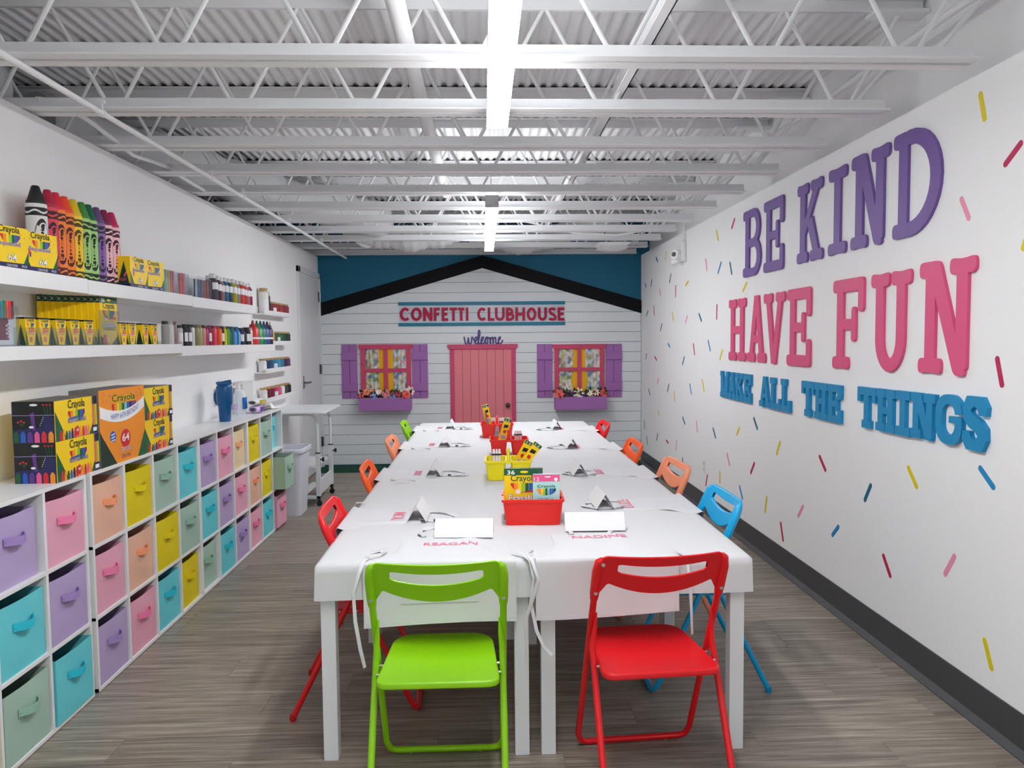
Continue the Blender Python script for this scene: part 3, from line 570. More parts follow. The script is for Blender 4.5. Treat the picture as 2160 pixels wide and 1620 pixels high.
def flower(loc, kind, col, r, label, grp, seed):
    rnd = random.Random(seed); o = tag(empty('artificial_flower', loc), label, 'flower', grp); b = MB()
    n = {'rose': 14, 'daisy': 12, 'lily': 6, 'cluster': 16, 'orchid': 6}[kind]
    m = mat('petal_' + col, FC[col], .7); m2 = mat('petal_light_' + col, tuple(min(255, c+28) for c in FC[col]), .7)
    def petal(ang, tilt, ln, wd, off, mi, base=0):
        P = []
        for u, t in ((0, .15), (.35, .8), (.7, 1), (1, .45), (1.08, 0)):
            P.append((u*ln, t*wd/2, base+math.sin(u*1.4)*ln*tilt))
        V = [(p[0], p[1], p[2]) for p in P]+[(p[0], -p[1], p[2]) for p in P]
        c, s = math.cos(ang), math.sin(ang); V = [(x*c-y*s, x*s+y*c, z+off) for x, y, z in V]
        b.add(V, [(i, i+1, i+6, i+5) for i in range(4)], mi)
    if kind == 'cluster':
        for i in range(n):
            a = rnd.random()*6.28; rr = r*math.sqrt(rnd.random())*.85
            c = (rr*math.cos(a), rr*math.sin(a), r*.5*(1-(rr/r)**2)); b.add([(c[0]+r*.24*math.cos(k*1.257+a), c[1]+r*.24*math.sin(k*1.257+a), c[2]+r*.1*(k % 2)) for k in range(5)]+[(c[0], c[1], c[2]+r*.16)], [(k, (k+1) % 5, 5) for k in range(5)], i % 2)
    else:
        lay = 3 if kind == 'rose' else 1 if kind in ('lily', 'orchid') else 2
        for L in range(lay):
            for i in range(n//lay+1): petal(i*2*PI/(n//lay+1)+L*.5+rnd.random()*.2, .25+.55*L, r*(1-.27*L), r*(1.0 if kind == 'rose' else .7 if kind == 'orchid' else .42), .003*L, L % 2)
    bb_ = b.build('bloom', [m, m2], o, rot=(PI/2*.8, rnd.uniform(-.3, .3), rnd.uniform(-.4, .4)))
    ctr = MB().lathe([(.001, 0), (r*.2, .002), (r*.2, r*.14), (.001, r*.2)], 8).build('flower_centre', mat('centre_' + col, tuple(int(c*.55) for c in FC[col]), .8), bb_)
    lf = MB()
    for k in range(3):
        a = rnd.uniform(0, 6.28); ln = r*rnd.uniform(1.0, 1.5); d = Vector((math.cos(a), math.sin(a)*.4, rnd.uniform(-.5, .6))).normalized(); s_ = d.cross(Vector((0, 1, 0))).normalized()*r*.25
        lf.add([(0, .01, 0), d*ln*.5+s_, d*ln, d*ln*.5-s_], [(0, 1, 2, 3)])
    lf.tube([(0, .008, 0), (0, .02, -r*1.4)], .002, 5); lf.build('leaves_and_stem', LEAF, o)
def playwindow(num, x0, x1, zt, zb, side, fl_list, sag):
    xc = (x0+x1)/2; w = x1-x0
    o = tag(empty('play_window', (xc, YB-.014, 0)), 'pink framed play window with floral curtains %s the pink door' % side, 'window', 'pink play windows')
    z1 = zt-.055; z0 = zb
    for s in (-1, 1): MB().box(s*w/2-(.054 if s > 0 else 0), -.03, z0, s*w/2+(.054 if s < 0 else 0), 0, z1).build('window_jamb', FRM, o, bevel=.002)
    MB().prism([(-w/2-.005, z1-.002), (w/2+.005, z1-.002), (w/2+.022, z1+.026), (w/2+.022, zt), (-w/2-.022, zt), (-w/2-.022, z1+.026)], 0, .036, pl='xz').build('window_head', FRM, o, bevel=.002)
    MB().box(-w/2+.02, -.026, z0, w/2-.02, 0, z0+.05).build('window_sill', FRM, o)
    MB().box(-w/2+.05, -.006, z0+.02, w/2-.05, -.001, z1).build('yellow_panel', PAN, o)
    MB().box(-.024, -.028, z0, .024, -.018, z1).build('muntin', FRM, o, bevel=.0015); zm = (1.178 if num == 1 else 1.165); MB().box(-w/2+.05, -.027, zm-.022, w/2-.05, -.017, zm+.022).build('muntin', FRM, o, bevel=.0015)
    wi = w/2-.054
    for s in (-1, 1):
        def cur(u, v):
            inner = .31*wi+(.28*wi*max(0, 1-v*2.2)*0 if not sag else .0); wd = (.66 if not sag else .70)*wi
            if sag: wd *= 1-.18*math.exp(-((v-.32)/.16)**2)+.22*max(0, .2-v)
            x = wi-u*wd; return (s*x, -.011-.005*math.sin(u*22+s), z0+.02+v*(z1-z0-.02))
        MB().grid(cur, 40, 12).build('curtain', FLO, o)
    # flower box
    bx = tag(empty('flower_box', (xc, YB-.014, zb-.155)), 'purple flower box under the play window %s the pink door' % side, 'planter', 'purple flower boxes'); hw = w/2+.005; dp = .20; H = .155
    MB().box(-hw, -dp, 0, hw, -dp+.012, H).build('front_board', SH, bx, bevel=.002)
    for s in (-1, 1): MB().box(s*hw-(.012 if s > 0 else 0), -dp+.012, 0, s*hw+(.012 if s < 0 else 0), 0, H).build('end_board', SH, bx, bevel=.002)
    MB().box(-hw+.012, -dp+.012, 0, hw-.012, 0, .012).build('bottom_board', SH, bx); MB().box(-hw+.012, -dp+.012, .012, hw-.012, -.002, H-.03).build('moss_fill', LEAF, bx)
    fo = MB(); rnd = random.Random(num)
    for k in range(70):
        px = rnd.uniform(-hw, hw)*.97; pz = H+rnd.uniform(-.02, .06); py = rnd.uniform(-dp+.03, -.03); a = rnd.uniform(0, PI); d_ = Vector((math.cos(a), rnd.uniform(-.4, .4), abs(math.sin(a)))); s_ = Vector((-d_.z, 0, d_.x))*.014
        p = Vector((px, py, pz)); fo.add([p, p+d_*.03+s_, p+d_*.065, p+d_*.03-s_], [(0, 1, 2, 3)])
    fs = fo.build('foliage', LEAF, bx, smooth=0)
    for i, (fx, fz, kind, col, r, lb) in enumerate(fl_list): flower((xc+fx*hw, YB-.014-dp+.03+(i % 3)*.03, zb+fz), kind, col, r, lb, 'flowers in the purple window boxes', num*50+i)
for xc, w, z0, z1, lb in ((-1.629, .192, .838, 1.494, 'purple board shutter left of the left play window'), (-.774, .194, .835, 1.491, 'purple board shutter right of the left play window'), (.753, .194, .822, 1.479, 'purple board shutter left of the right play window'), (1.608, .2, .815, 1.473, 'purple board shutter right of the right play window')): shutter(xc, w, z0, z1, lb)
playwindow(1, -1.492, -.884, 1.493, .855, 'left of', [(-.9, .02, 'cluster', 'coral', .05, 'coral pink flower cluster at the left end of the left flower box'), (-.72, .065, 'rose', 'peach', .042, 'peach rose near the left end of the left flower box'), (-.5, .075, 'daisy', 'peach', .036, 'small peach daisy in the left flower box beside the curtain'), (-.42, .01, 'cluster', 'blue', .052, 'blue hydrangea cluster left of the large rose'), (-.26, .062, 'daisy', 'blush', .042, 'pale pink daisy above the blue hydrangea'), (.03, .03, 'rose', 'pink', .062, 'large pink rose in the middle of the left flower box'), (.3, .0, 'cluster', 'blue', .05, 'blue hydrangea cluster right of the large rose'), (.5, .035, 'rose', 'rose', .04, 'dark pink rosebud in the left flower box'), (.56, .05, 'lily', 'cream', .05, 'cream lily in the left flower box'), (.82, .022, 'rose', 'coral', .055, 'coral rose toward the right end of the left flower box'), (.95, .07, 'orchid', 'blush', .058, 'pale blush orchid leaning out of the left flower box')], False)
playwindow(2, .872, 1.488, 1.474, .838, 'right of', [(-.85, .03, 'orchid', 'coral', .065, 'open coral flower at the left end of the right flower box'), (-.4, .015, 'lily', 'purple', .045, 'dark purple flower in the right flower box'), (-.05, .035, 'lily', 'cream', .07, 'large cream lily in the middle of the right flower box'), (-.03, -.015, 'daisy', 'cream', .035, 'small cream bloom hanging over the edge of the right flower box'), (.15, .005, 'cluster', 'purple', .032, 'little purple flower right of the cream lily'), (.36, .035, 'daisy', 'cream', .055, 'cream daisy in the right flower box'), (.6, .045, 'lily', 'blush', .045, 'pale star-shaped flower in the right flower box'), (.9, .035, 'orchid', 'coral', .055, 'coral flower at the right end of the right flower box')], True)
# ================================================================ CUBE STORAGE WITH FABRIC BINS
XC, PIT, QZ, ZC = -1.707, .3137, .3172, .978
BT = .0155
def cube_unit(y0, ncol, label):
    o = tag(empty('cube_storage_unit', (XC, y0, 0)), label, 'shelving', 'white cube storage units'); D = -.276; L = ncol*PIT; g = .0015
    for k in range(4):
        z = [.004, .012+QZ-.0075, .012+2*QZ-.0075, ZC-.0155][k]
        MB().box(D, g, z, 0 if k in (0, 3) else -.001, L-g, z+(.0155 if k else .016)).build('shelf_board', PLASW, o, bevel=.0008, seg=1)
    for c in range(ncol+1):
        yy = min(max(c*PIT-BT/2, g), L-g-BT)
        MB().box(D, yy, .004, -.0005, yy+BT, ZC-.0155).build('upright_panel', PLASW, o, bevel=.0008, seg=1)
    MB().box(D-.003, g, .004, D, L-g, ZC-.004).build('back_panel', PLASW, o)
Y0 = 3.3222; GAP = .033
cube_unit(Y0-GAP-3*PIT, 3, 'white cube storage unit at the left edge of the picture')
cube_unit(Y0, 4, 'white cube storage unit under the boxes of chalk and crayons')
cube_unit(Y0+4*PIT, 3, 'white cube storage unit under the blue tumbler')
cube_unit(Y0+7*PIT, 3, 'white cube storage unit beside the white trash can')
BC = {'purple': ((182, 164, 206), (164, 138, 200)), 'teal': ((104, 208, 218), (40, 196, 218)), 'sage': ((166, 196, 180), (150, 192, 170)), 'pink': ((232, 168, 190), (246, 130, 175)), 'peach': ((232, 184, 158), (250, 160, 115)), 'beige': ((236, 212, 170), (245, 180, 135)), 'yellow': ((226, 206, 6), (230, 210, 4))}
DARK = mat('bin_lining', (26, 24, 26), .9)
binm = {}
def binmesh(col):
    if col in binm: return binm[col]
    c, hcol = BC[col]; m = mat('bin_fabric_' + col, c, .85, bump=.35, bscale=9); mh = mat('bin_strap_' + col, hcol, .75)
    w, h, d = .279, .266, .258; b = MB(); rnd = random.Random(len(binm))
    ph = rnd.uniform(0, 6)
    def front(u, v):   # soft front face that bows a little; local x = width, -y = out
        e = math.sin(PI*u)*math.sin(PI*min(1, v*.95+.02)); return ((u-.5)*w, -.006*e*math.sin(u*5+v*4+ph)-.004*e, v*h-.004*math.sin(PI*u)*v*1.2)
    b.grid(front, 16, 14)
    b.box(-w/2, .0005, 0, -w/2+.004, d, h-.002); b.box(w/2-.004, .0005, 0, w/2, d, h-.002); b.box(-w/2, d-.004, 0, w/2, d, h-.002); b.box(-w/2, .0005, 0, w/2, d, .004)
    f = b.mesh('fabric_box', m, .9)
    inn = MB().box(-w/2+.004, .002, .005, w/2-.004, .0035, h-.008).box(-w/2+.0045, .004, .0045, w/2-.0045, d-.0045, .006).mesh('lining', DARK)
    hz = h*.66
    st = MB().ribbon([(-.062, -.005, hz-.002), (-.05, -.0085, hz-.002), (-.034, -.024, hz-.004), (-.01, -.033, hz-.006), (.015, -.033, hz-.006), (.036, -.024, hz-.004), (.05, -.0085, hz-.002), (.062, -.005, hz-.002)], .03, .003, (0, 0, 1)).mesh('handle_strap', mh, .8)
    gm = [MB().tube([(s*.056, -.008, hz-.002), (s*.056, -.011, hz-.002)], .004, 8).mesh('rivet', mh) for s in (-1, 1)]
    binm[col] = (f, inn, st, gm); return binm[col]
ROWS = {-3: (None, None, 'yellow'), -2: ('purple', 'teal', 'sage'), -1: ('pink', 'purple', 'teal'), 0: ('peach', 'pink', 'purple'), 1: ('yellow', 'peach', 'pink'), 2: ('sage', 'yellow', 'teal'), 3: ('teal', 'sage', 'yellow'), 4: ('purple', 'teal', 'sage'), 5: ('pink', 'purple', 'teal'), 6: ('beige', 'pink', 'purple'), 7: ('yellow', 'peach', 'pink'), 8: ('sage', 'yellow', 'teal'), 9: ('teal', 'sage', 'pink')}
RN = ['top', 'middle', 'bottom']
OUT = {(9, 1): .10, (9, 2): .03, (-1, 2): .012, (9, 0): -.04, (-2, 2): .004, (6, 0): -.012, (-2, 0): -.01, (4, 2): -.015, (3, 2): -.012}
SHIFT = {(9, 0): -.03, (6, 0): -.012, (4, 2): -.012, (3, 2): -.01, (-2, 0): -.012}
for c, cols in ROWS.items():
    for r, col in enumerate(cols):
        if not col: continue
        yc = Y0+(c+.5)*PIT-(GAP if c < 0 else 0); z = .0205+(2-r)*QZ
        f, inn, st, gmm = binmesh(col); nth = 10-c
        rnd = random.Random(c*7+r)
        o = empty('fabric_bin', (XC-.008+OUT.get((c, r), 0)+rnd.uniform(-.004, .002), yc+SHIFT.get((c, r), 0), z), PI/2+rnd.uniform(-.012, .012))
        tag(o, '%s fabric bin in the %s row, %s column counting from the trash can' % (col, RN[r], ORD[nth-1]), 'bin', 'pastel fabric storage bins')
        link('fabric_box', f, o); link('lining', inn, o); s_ = link('handle_strap', st, o)
        for g_ in gmm: link('rivet', g_, s_)

# ================================================================ WALL SHELVES
def shelf(y0, y1, z0, z1, label, xf=-1.742):
    tag(MB().box(0, 0, 0, xf-XL, y1-y0, z1-z0).build('floating_shelf', PLASW, None, (XL, y0, z0), bevel=.002), label, 'shelf', 'white floating shelves')
shelf(2.2, 3.44, 1.758, 1.824, 'white floating shelf under the large crayon boxes, upper left')
shelf(3.443, 4.65, 1.756, 1.820, 'white floating shelf under the pink giant crayons')
shelf(4.653, 5.90, 1.752, 1.816, 'white floating shelf under the dark upper paint bottles')
shelf(2.2, 4.46, 1.478, 1.531, 'long lower floating shelf holding the pencil boxes', -1.74)
shelf(4.463, 6.43, 1.460, 1.519, 'lower floating shelf holding the row of coloured paint bottles', -1.74)
for k, (z, lab) in enumerate(((1.775, 'topmost of the four small picture ledges'), (1.505, 'second of the four small picture ledges from the top'), (1.262, 'third of the four small picture ledges from the top'), (1.005, 'lowest of the four small picture ledges'))):
    b = MB(); b.box(0, 0, 0, .105, .97, .012); b.box(.093, 0, .012, .105, .97, .04); b.box(0, 0, .012, .008, .97, .075)
    tag(b.build('picture_ledge', PLASW, None, (XL, 6.66, z), bevel=.0015), lab + ' by the door', 'shelf', 'small white picture ledges')

# ---------------------------------------------------------------- printed cartons (front faces local -Y)
SMILE = [REDP, ORG, YEL, LIM, GRN, BLU, PUR]
def smile(b, cx, cz, r, y, mi0, n=7):     # rainbow smile made of n coloured bars under a logo
    for i in range(n):
        x0 = cx-r+2*r*i/n; x1 = x0+2*r/n*.94; f = lambda x: cz-.62*r*math.sqrt(max(0, 1-((x-cx)/r)**2)*.98+.02)
        tp = cz-.05*r
        b.flat([(x0, f(x0)), (x1, f(x1)), (x1, tp), (x0, tp)], y, mi0+i)
PR = [YEL, GRN, DGRN, WHT, BLK, PNK, NAVY, LAV, REDP, ORG, LIM, BLU, PUR, TEAL, mat('print_grey', (128, 122, 118), .8)]     # print palette
I = {m.name: i for i, m in enumerate(PR)}
SM = [I['print_red'], I['print_orange'], I['print_yellow'], I['print_lime'], I['print_green'], I['print_blue'], I['print_purple']]
def smile2(b, cx, cz, r, y, order=None):
    order = order or SM; n = len(order)
    for i in range(n):
        x0 = cx-r+2*r*i/n; x1 = x0+2*r/n*.93; f = lambda x: cz-.1*r-.62*r*math.sqrt(max(.01, 1-((x-cx)/r)**2))
        b.flat([(x0, f(x0)), (x1, f(x1)), (x1, cz), (x0, cz)], y, order[i])
def chevron(b, w, h, y, top=.62, m=1):   # green corners of the box
    e = .0005
    b.flat([(-w/2+e, e), (-w/2+w*.26, e), (-w/2+e, h*top)], y, m); b.flat([(w/2-w*.20, e), (w/2-e, e), (w/2-e, h*top*.8)], y, m)
def logo(b, cx, cz, w, y, m=2): b.text('Crayola', cx-w/2, cz, w, w*.34, y, m, .012)
CART = {}
def carton(key, w, h, d, base, draw, side=None, top=None):
    """returns (body mesh, print mesh)"""
    if key in CART: return CART[key]
    body = MB().box(-w/2, 0, 0, w/2, d, h).mesh('carton', [base], 0)
    b = MB(); draw(b, w, h, -.0006, )
    if side:
        p = MB(); side(p, d, h, -.0006)
        b.add([(-w/2+y, d-x, z) for x, y, z in [(q[0]+d/2, q[1], q[2]) for q in p.v]], p.f); b.m[-len(p.f):] = p.m
    if top is not None: b.add([(-w/2, 0, h+.0006), (w/2, 0, h+.0006), (w/2, d, h+.0006), (-w/2, d, h+.0006)], [(0, 1, 2, 3)], top)
    CART[key] = (body, b.mesh('print', PR, 0)); return CART[key]
def put(name, key, loc, rz, label, cat, grp=None, rot=None):
    o = empty(name, loc, rz, rot); link('carton', CART[key][0], o); link('print', CART[key][1], o); tag(o, label, cat, grp); return o
def d64(b, w, h, y):
    chevron(b, w, h, y, .55, 1); b.flat([(-w/2, 0), (w/2, 0), (w/2, h*.13), (-w/2, h*.13)], y*1.4, 6)
    b.text('CRAYONS', -w*.1, h*.035, w*.28, h*.06, y*2, 3); b.text('PACK', w*.3, h*.035, w*.14, h*.06, y*2, 3)
    smile2(b, .03*w, h*.80, w*.26, y*1.4); logo(b, .0, h*.80, w*.55, y*2.2, 2)
    b.text('Bsqueezed', -w*.34, h*.50, w*.62, h*.14, y*1.6, 12, .02); b.text('Bsqueezed', -w*.335, h*.505, w*.62, h*.14, y*2.2, 7, .0)
    b.text('64', -w*.06, h*.16, w*.24, h*.2, y*1.6, 4, .05); b.text('64', -w*.055, h*.165, w*.23, h*.19, y*2.2, 3, .01)
    for k in range(4): b.flat([(-w*.36+k*.012*w, h*(.46-.03*k)), (-w*.32+k*.012*w, h*(.46-.03*k)), (-w*.31+k*.012*w, h*(.58-.03*k)), (-w*.35+k*.012*w, h*(.58-.03*k))], y*1.2, [8, 9, 5, 12][k])
    for k in range(9): b.flat(ell(w*(-.4+.1*k), h*(.9-.07*(k % 3)), w*.012, w*.012, 6), y*1.2, [8, 12, 9, 1][k % 4])
def s64(b, w, h, y):
    b.flat([(-w*.42, h*.13), (w*.42, h*.13), (w*.05, h*.85)], y, 1); b.flat([(-w*.32, h*.15), (w*.32, h*.15), (w*.04, h*.72)], y*1.5, 2); b.flat([(-w/2, 0), (w/2, 0), (w/2, h*.13), (-w/2, h*.13)], y*1.4, 6)
    b.text('No64', -w*.3, h*.2, w*.5, h*.13, y*2, 5); b.flat([(w*.02, h*.38), (w*.2, h*.52), (w*.26, h*.46), (w*.08, h*.32)], y*2, 5)
carton('crayon64', .178, .155, .07, YEL, d64, s64)
def d12(b, w, h, y):
    b.flat([(-w/2, h*.94), (w/2, h*.94), (w/2, h), (-w/2, h)], y, 4); chevron(b, w, h, y, .6, 1); smile2(b, 0, h*.80, w*.34, y*1.4); logo(b, 0, h*.80, w*.72, y*2.2, 2)
    for k in range(3): b.flat([(-w*.2, h*(.62-.05*k)), (w*.36, h*(.64-.05*k)), (w*.36, h*(.60-.05*k)), (-w*.2, h*(.58-.05*k))], y*1.3, [8, 9, 8][k])
    b.flat([(-w*.3, h*.40), (w*.3, h*.40), (w*.3, h*.47), (-w*.3, h*.47)], y*1.3, 5); b.text('pencils', -w*.27, h*.405, w*.54, h*.06, y*2, 3)
    b.flat(ell(.0, h*.2, w*.15, w*.15, 10), y*1.3, 8); b.text('12', -w*.1, h*.15, w*.2, h*.1, y*2, 3)
def s12(b, w, h, y):
    b.flat([(-w*.5, 0), (w*.5, 0), (0, h*.75)], y, 1); b.flat([(-w*.46, 0), (w*.46, 0), (0, h*.62)], y*1.5, 2); b.flat([(-w/2, h*.94), (w/2, h*.94), (w/2, h), (-w/2, h)], y, 4)
carton('pencil12', .072, .108, .034, YEL, d12, s12, 2)
def d36(b, w, h, y):
    b.flat([(-w/2, h*.87), (w/2, h*.87), (w/2, h), (-w/2, h)], y, 1); b.text('36', -w*.42, h*.885, w*.2, h*.085, y*2, 3, .02); b.flat(ell(w*.02, h*.935, w*.11, h*.025, 10), y*1.6, 0); b.flat([(w*.36, h*.89), (w*.46, h*.89), (w*.41, h*.97)], y*1.6, 12)
    smile2(b, 0, h*.72, w*.33, y*1.4); logo(b, -.0*w, h*.715, w*.66, y*2.2, 1)
    b.flat([(-w*.05, h*.53), (w*.42, h*.54), (w*.42, h*.58), (-w*.05, h*.575)], y*1.3, 8); b.flat(ell(-w*.14, h*.555, w*.07, w*.07, 10), y*1.4, 3)
    b.text('Erasable', -w*.39, h*.36, w*.78, h*.14, y*1.5, 12, .05); b.text('Erasable', -w*.385, h*.37, w*.77, h*.125, y*2.3, 3, .015)
    b.text('COLORED PENCILS', -w*.34, h*.30, w*.70, h*.05, y*2.2, 12, .02)
    b.flat([(-w/2, 0), (-w*.1, 0), (-w/2, h*.2)], y, 1); b.flat([(w/2, 0), (w*.1, 0), (w/2, h*.2)], y, 2); b.flat([(-w*.4, h*.02), (-w*.12, h*.02), (-w*.2, h*.22), (-w*.36, h*.2)], y*1.6, 8); b.text('36', -w*.18, h*.06, w*.16, h*.08, y*2.2, 3)
def s36(b, w, h, y):
    b.flat([(-w/2, h*.87), (w/2, h*.87), (w/2, h), (-w/2, h)], y, 2); b.text('36', -w*.35, h*.90, w*.7, h*.07, y*2, 3); b.flat([(-w/2, 0), (w/2, 0), (0, h*.35)], y, 1); b.flat([(w*.38, .01), (w*.5, .01), (w*.5, h*.86), (w*.38, h*.86)], y, 0)
carton('pencil36', .168, .225, .0175, mat('carton_gold', (248, 208, 10), .45), d36, s36, 2)
def dch(b, w, h, y):
    chevron(b, w*.98, h, y, .75, 1); smile2(b, -.0*w, h*.70, w*.20, y*1.4); logo(b, 0, h*.70, w*.40, y*2.2, 2)
    b.text('SIDEWALK CHALK', -w*.21, h*.40, w*.44, h*.10, y*1.6, 6, .04); b.text('SIDEWALK CHALK', -w*.208, h*.405, w*.435, h*.09, y*2.2, 7, .0)
    b.flat([(-w*.2, h*.52), (w*.02, h*.56), (w*.02, h*.50), (-w*.2, h*.46)], y*1.5, 11)
    cl = [8, 9, 1, 11, 6, 8, 5, 9, 8, 5, 9]
    for k in range(11):
        x = -w*.38+k*w*.066; hh = h*(.26 if k not in (2, 3) else .22); b.flat([(x-w*.026, .0005), (x+w*.026, .0005), (x+w*.026, hh*.6), (x+w*.012, hh), (x-w*.012, hh), (x-w*.026, hh*.6)], y*1.5, cl[k])
    b.flat(ell(0, h*.17, w*.05, h*.13, 12), y*2, 8); b.text('48', -w*.03, h*.15, w*.06, h*.08, y*2.6, 3)
    for k in range(4):     # long chalk sticks printed on the right end
        x = w*(.40+.028*k); b.flat([(x-w*.013, h*.22), (x+w*.013, h*.22), (x+w*.013, h*.78), (x-w*.013, h*.78)], y*2, [5, 9, 10, 0][k]); b.flat([(x-w*.013, h*.78), (x+w*.013, h*.78), (x+w*.013, h), (x-w*.013, h)], y*2, [12, 4, 2, 4][k])
    b.flat([(w*.375, .0005), (w*.5, .0005), (w*.5, h*.22), (w*.375, h*.22)], y*2, 6); b.flat([(w*.39, h*.06), (w*.485, h*.06), (w*.485, h*.16), (w*.39, h*.16)], y*2.4, 3)
def sch(b, w, h, y):
    b.flat([(-w/2, 0), (w/2, 0), (w/2, h), (-w/2, h)], y, 4); b.flat([(-w/2, 0), (w/2, 0), (w/2, h*.4), (-w/2, h*.3)], y*1.3, 6)
    for k in range(6):
        x = -w*.42+k*w*.165; b.flat([(x-w*.06, 0), (x+w*.06, 0), (x+w*.06, h*.2), (x+w*.02, h*.27), (x-w*.02, h*.27), (x-w*.06, h*.2)], y*1.8, [1, 11, 12, 5, 8, 9][k])
    b.flat(ell(w*.02, h*.92, w*.1, h*.03, 10), y*2, 3); b.flat(ell(-w*.05, h*.38, w*.06, h*.03, 10), y*2, 3)
    b.flat([(-w*.02, h*.3), (w*.05, h*.3), (w*.02, h*.75), (-w*.08, h*.7)], y*1.6, 12); b.flat([(w*.2, h*.3), (w*.48, h*.3), (w*.48, h*.6), (w*.3, h*.66), (w*.2, h*.55)], y*1.5, 6)
    for k in range(5): b.flat(ell(w*(.16+.02*k), h*(.42+.05*k), w*.012, w*.012, 6), y*2, 3)
    for k in range(3): b.flat([(w*(.3+.05*k), h*.66), (w*(.315+.05*k), h*.66), (w*(.26+.08*k), h*.9), (w*(.245+.08*k), h*.9)], y*1.8, 1); b.flat(ell(w*(.25+.08*k), h*.92, w*.03, h*.02, 8), y*2, 8); b.flat(ell(-w*.36+w*.07*k, h*(.50+.03*(k % 2)), w*.03, h*.025, 8), y*2, 8); b.flat([(-w*.27, h*.4), (-w*.25, h*.4), (-w*.35+w*.07*k, h*.5), (-w*.365+w*.07*k, h*.5)], y*1.6, 1)
    b.flat([(-w/2, h*.66), (w*.5, h*.665), (w*.5, h*.675), (-w/2, h*.672)], y*2, 7)
carton('chalk', .338, .165, .165, YEL, dch, sch, 14)
def dbd(b, w, h, y):
    chevron(b, w, h, y, .48, 1); b.flat([(-w*.5, h*.0), (-w*.17, 0), (-w*.5, h*.46)], y*1.1, 2)
    smile2(b, .03*w, h*.80, w*.27, y*1.4, [8, 9, 0, 10, 1, 13, 11, 6, 12, 12]); b.text('Crayola', -w*.24, h*.79, w*.52, h*.135, y*1.8, 0, .07); b.text('Crayola', -w*.235, h*.795, w*.51, h*.125, y*2.6, 2, .012)
    up, lo = [], []
    for k in range(13): u = k/12; x = -w*.49+u*w*.98; c = h*(.60+.12*(2*u-1)**2+.05*u); up.append((x, c+h*.075)); lo.append((x, c-h*.075))
    for k in range(12): b.flat([lo[k], lo[k+1], up[k+1], up[k]], y*2, 3)
    V, F, asp = textmesh('HAPPY 64TH BIRTHDAY', .0); b.add([(-w*.27+a*w*.62, y*3, h*(.575+.12*((a-.4)*1.2)**2+.045*a)+t*h*.075) for a, t in V], F, 11)
    b.flat(ell(.03*w, h*.31, w*.11, h*.125, 16), y*2, 8); b.text('64', -w*.05, h*.27, w*.16, h*.11, y*2.8, 3, .02); b.text('CRAYONS', -w*.1, h*.13, w*.26, h*.075, y*2, 8, .06); b.text('CRAYONS', -w*.095, h*.133, w*.25, h*.068, y*2.6, 3); b.text('CRAYONS', -w*.07, h*.05, w*.2, h*.05, y*2, 12)
    b.flat(ell(-w*.24, h*.37, w*.065, h*.075, 14), y*2, 11)
    for k in range(3): b.flat([(-w*.28, h*(.40-.04*k)), (-w*.2, h*(.415-.04*k)), (-w*.2, h*(.40-.04*k)), (-w*.28, h*(.385-.04*k))], y*2.6, 3)
    rnd = random.Random(3)
    for k in range(26): px, pz = rnd.uniform(-.46, .46)*w, rnd.choice([rnd.uniform(.1, .48), rnd.uniform(.84, .97)])*h; a = rnd.uniform(0, 3); dx, dz = math.cos(a)*w*.012, math.sin(a)*w*.012; b.flat([(px-dx, pz-dz), (px+dz*.4, pz-dx*.4), (px+dx, pz+dz), (px-dz*.4, pz+dx*.4)], y*1.5, [8, 12, 11, 1, 4][k % 5])
carton('birthday', .452, .35, .13, PR[14], lambda b, w, h, y: (b.flat([(-w/2, 0), (w/2, 0), (w/2, h), (-w/2, h)], y*.5, 9), dbd(b, w, h, y)), None, 14)
put('chalk_box', 'chalk', (-1.72, 3.262, ZC), PI/2, 'yellow and black chalk box, lower of the left stack on the cube units', 'box', 'chalk boxes')
put('chalk_box', 'chalk', (-1.722, 3.263, ZC+.1655), PI/2+.01, 'yellow and black chalk box, upper of the left stack on the cube units', 'box', 'chalk boxes')
put('crayon_box', 'birthday', (-1.715, 3.662, ZC), PI/2, 'large orange crayon box with a happy 64th birthday banner', 'box')
put('chalk_box', 'chalk', (-1.72, 4.065, ZC), PI/2, 'yellow chalk box, lower of the stack right of the orange box', 'box', 'chalk boxes')
put('chalk_box', 'chalk', (-1.718, 4.065, ZC+.1655), PI/2-.01, 'yellow chalk box, upper of the stack right of the orange box', 'box', 'chalk boxes')
for y_, a_, z_, lb in ((2.93, -.20, 1.8245, 'yellow box of 64 crayons at the far left of the upper shelf'), (3.13, -.20, 1.8245, 'yellow box of 64 crayons in front of the black giant crayon'), (4.0, -.05, 1.8205, 'yellow box of 64 crayons just right of the giant crayons'), (4.175, -.2, 1.8205, 'yellow box of 64 crayons beside the clear marker cases')):
    put('crayon_box', 'crayon64', (-1.765, y_, z_), PI/2+a_, lb, 'box', 'yellow boxes of 64 crayons')
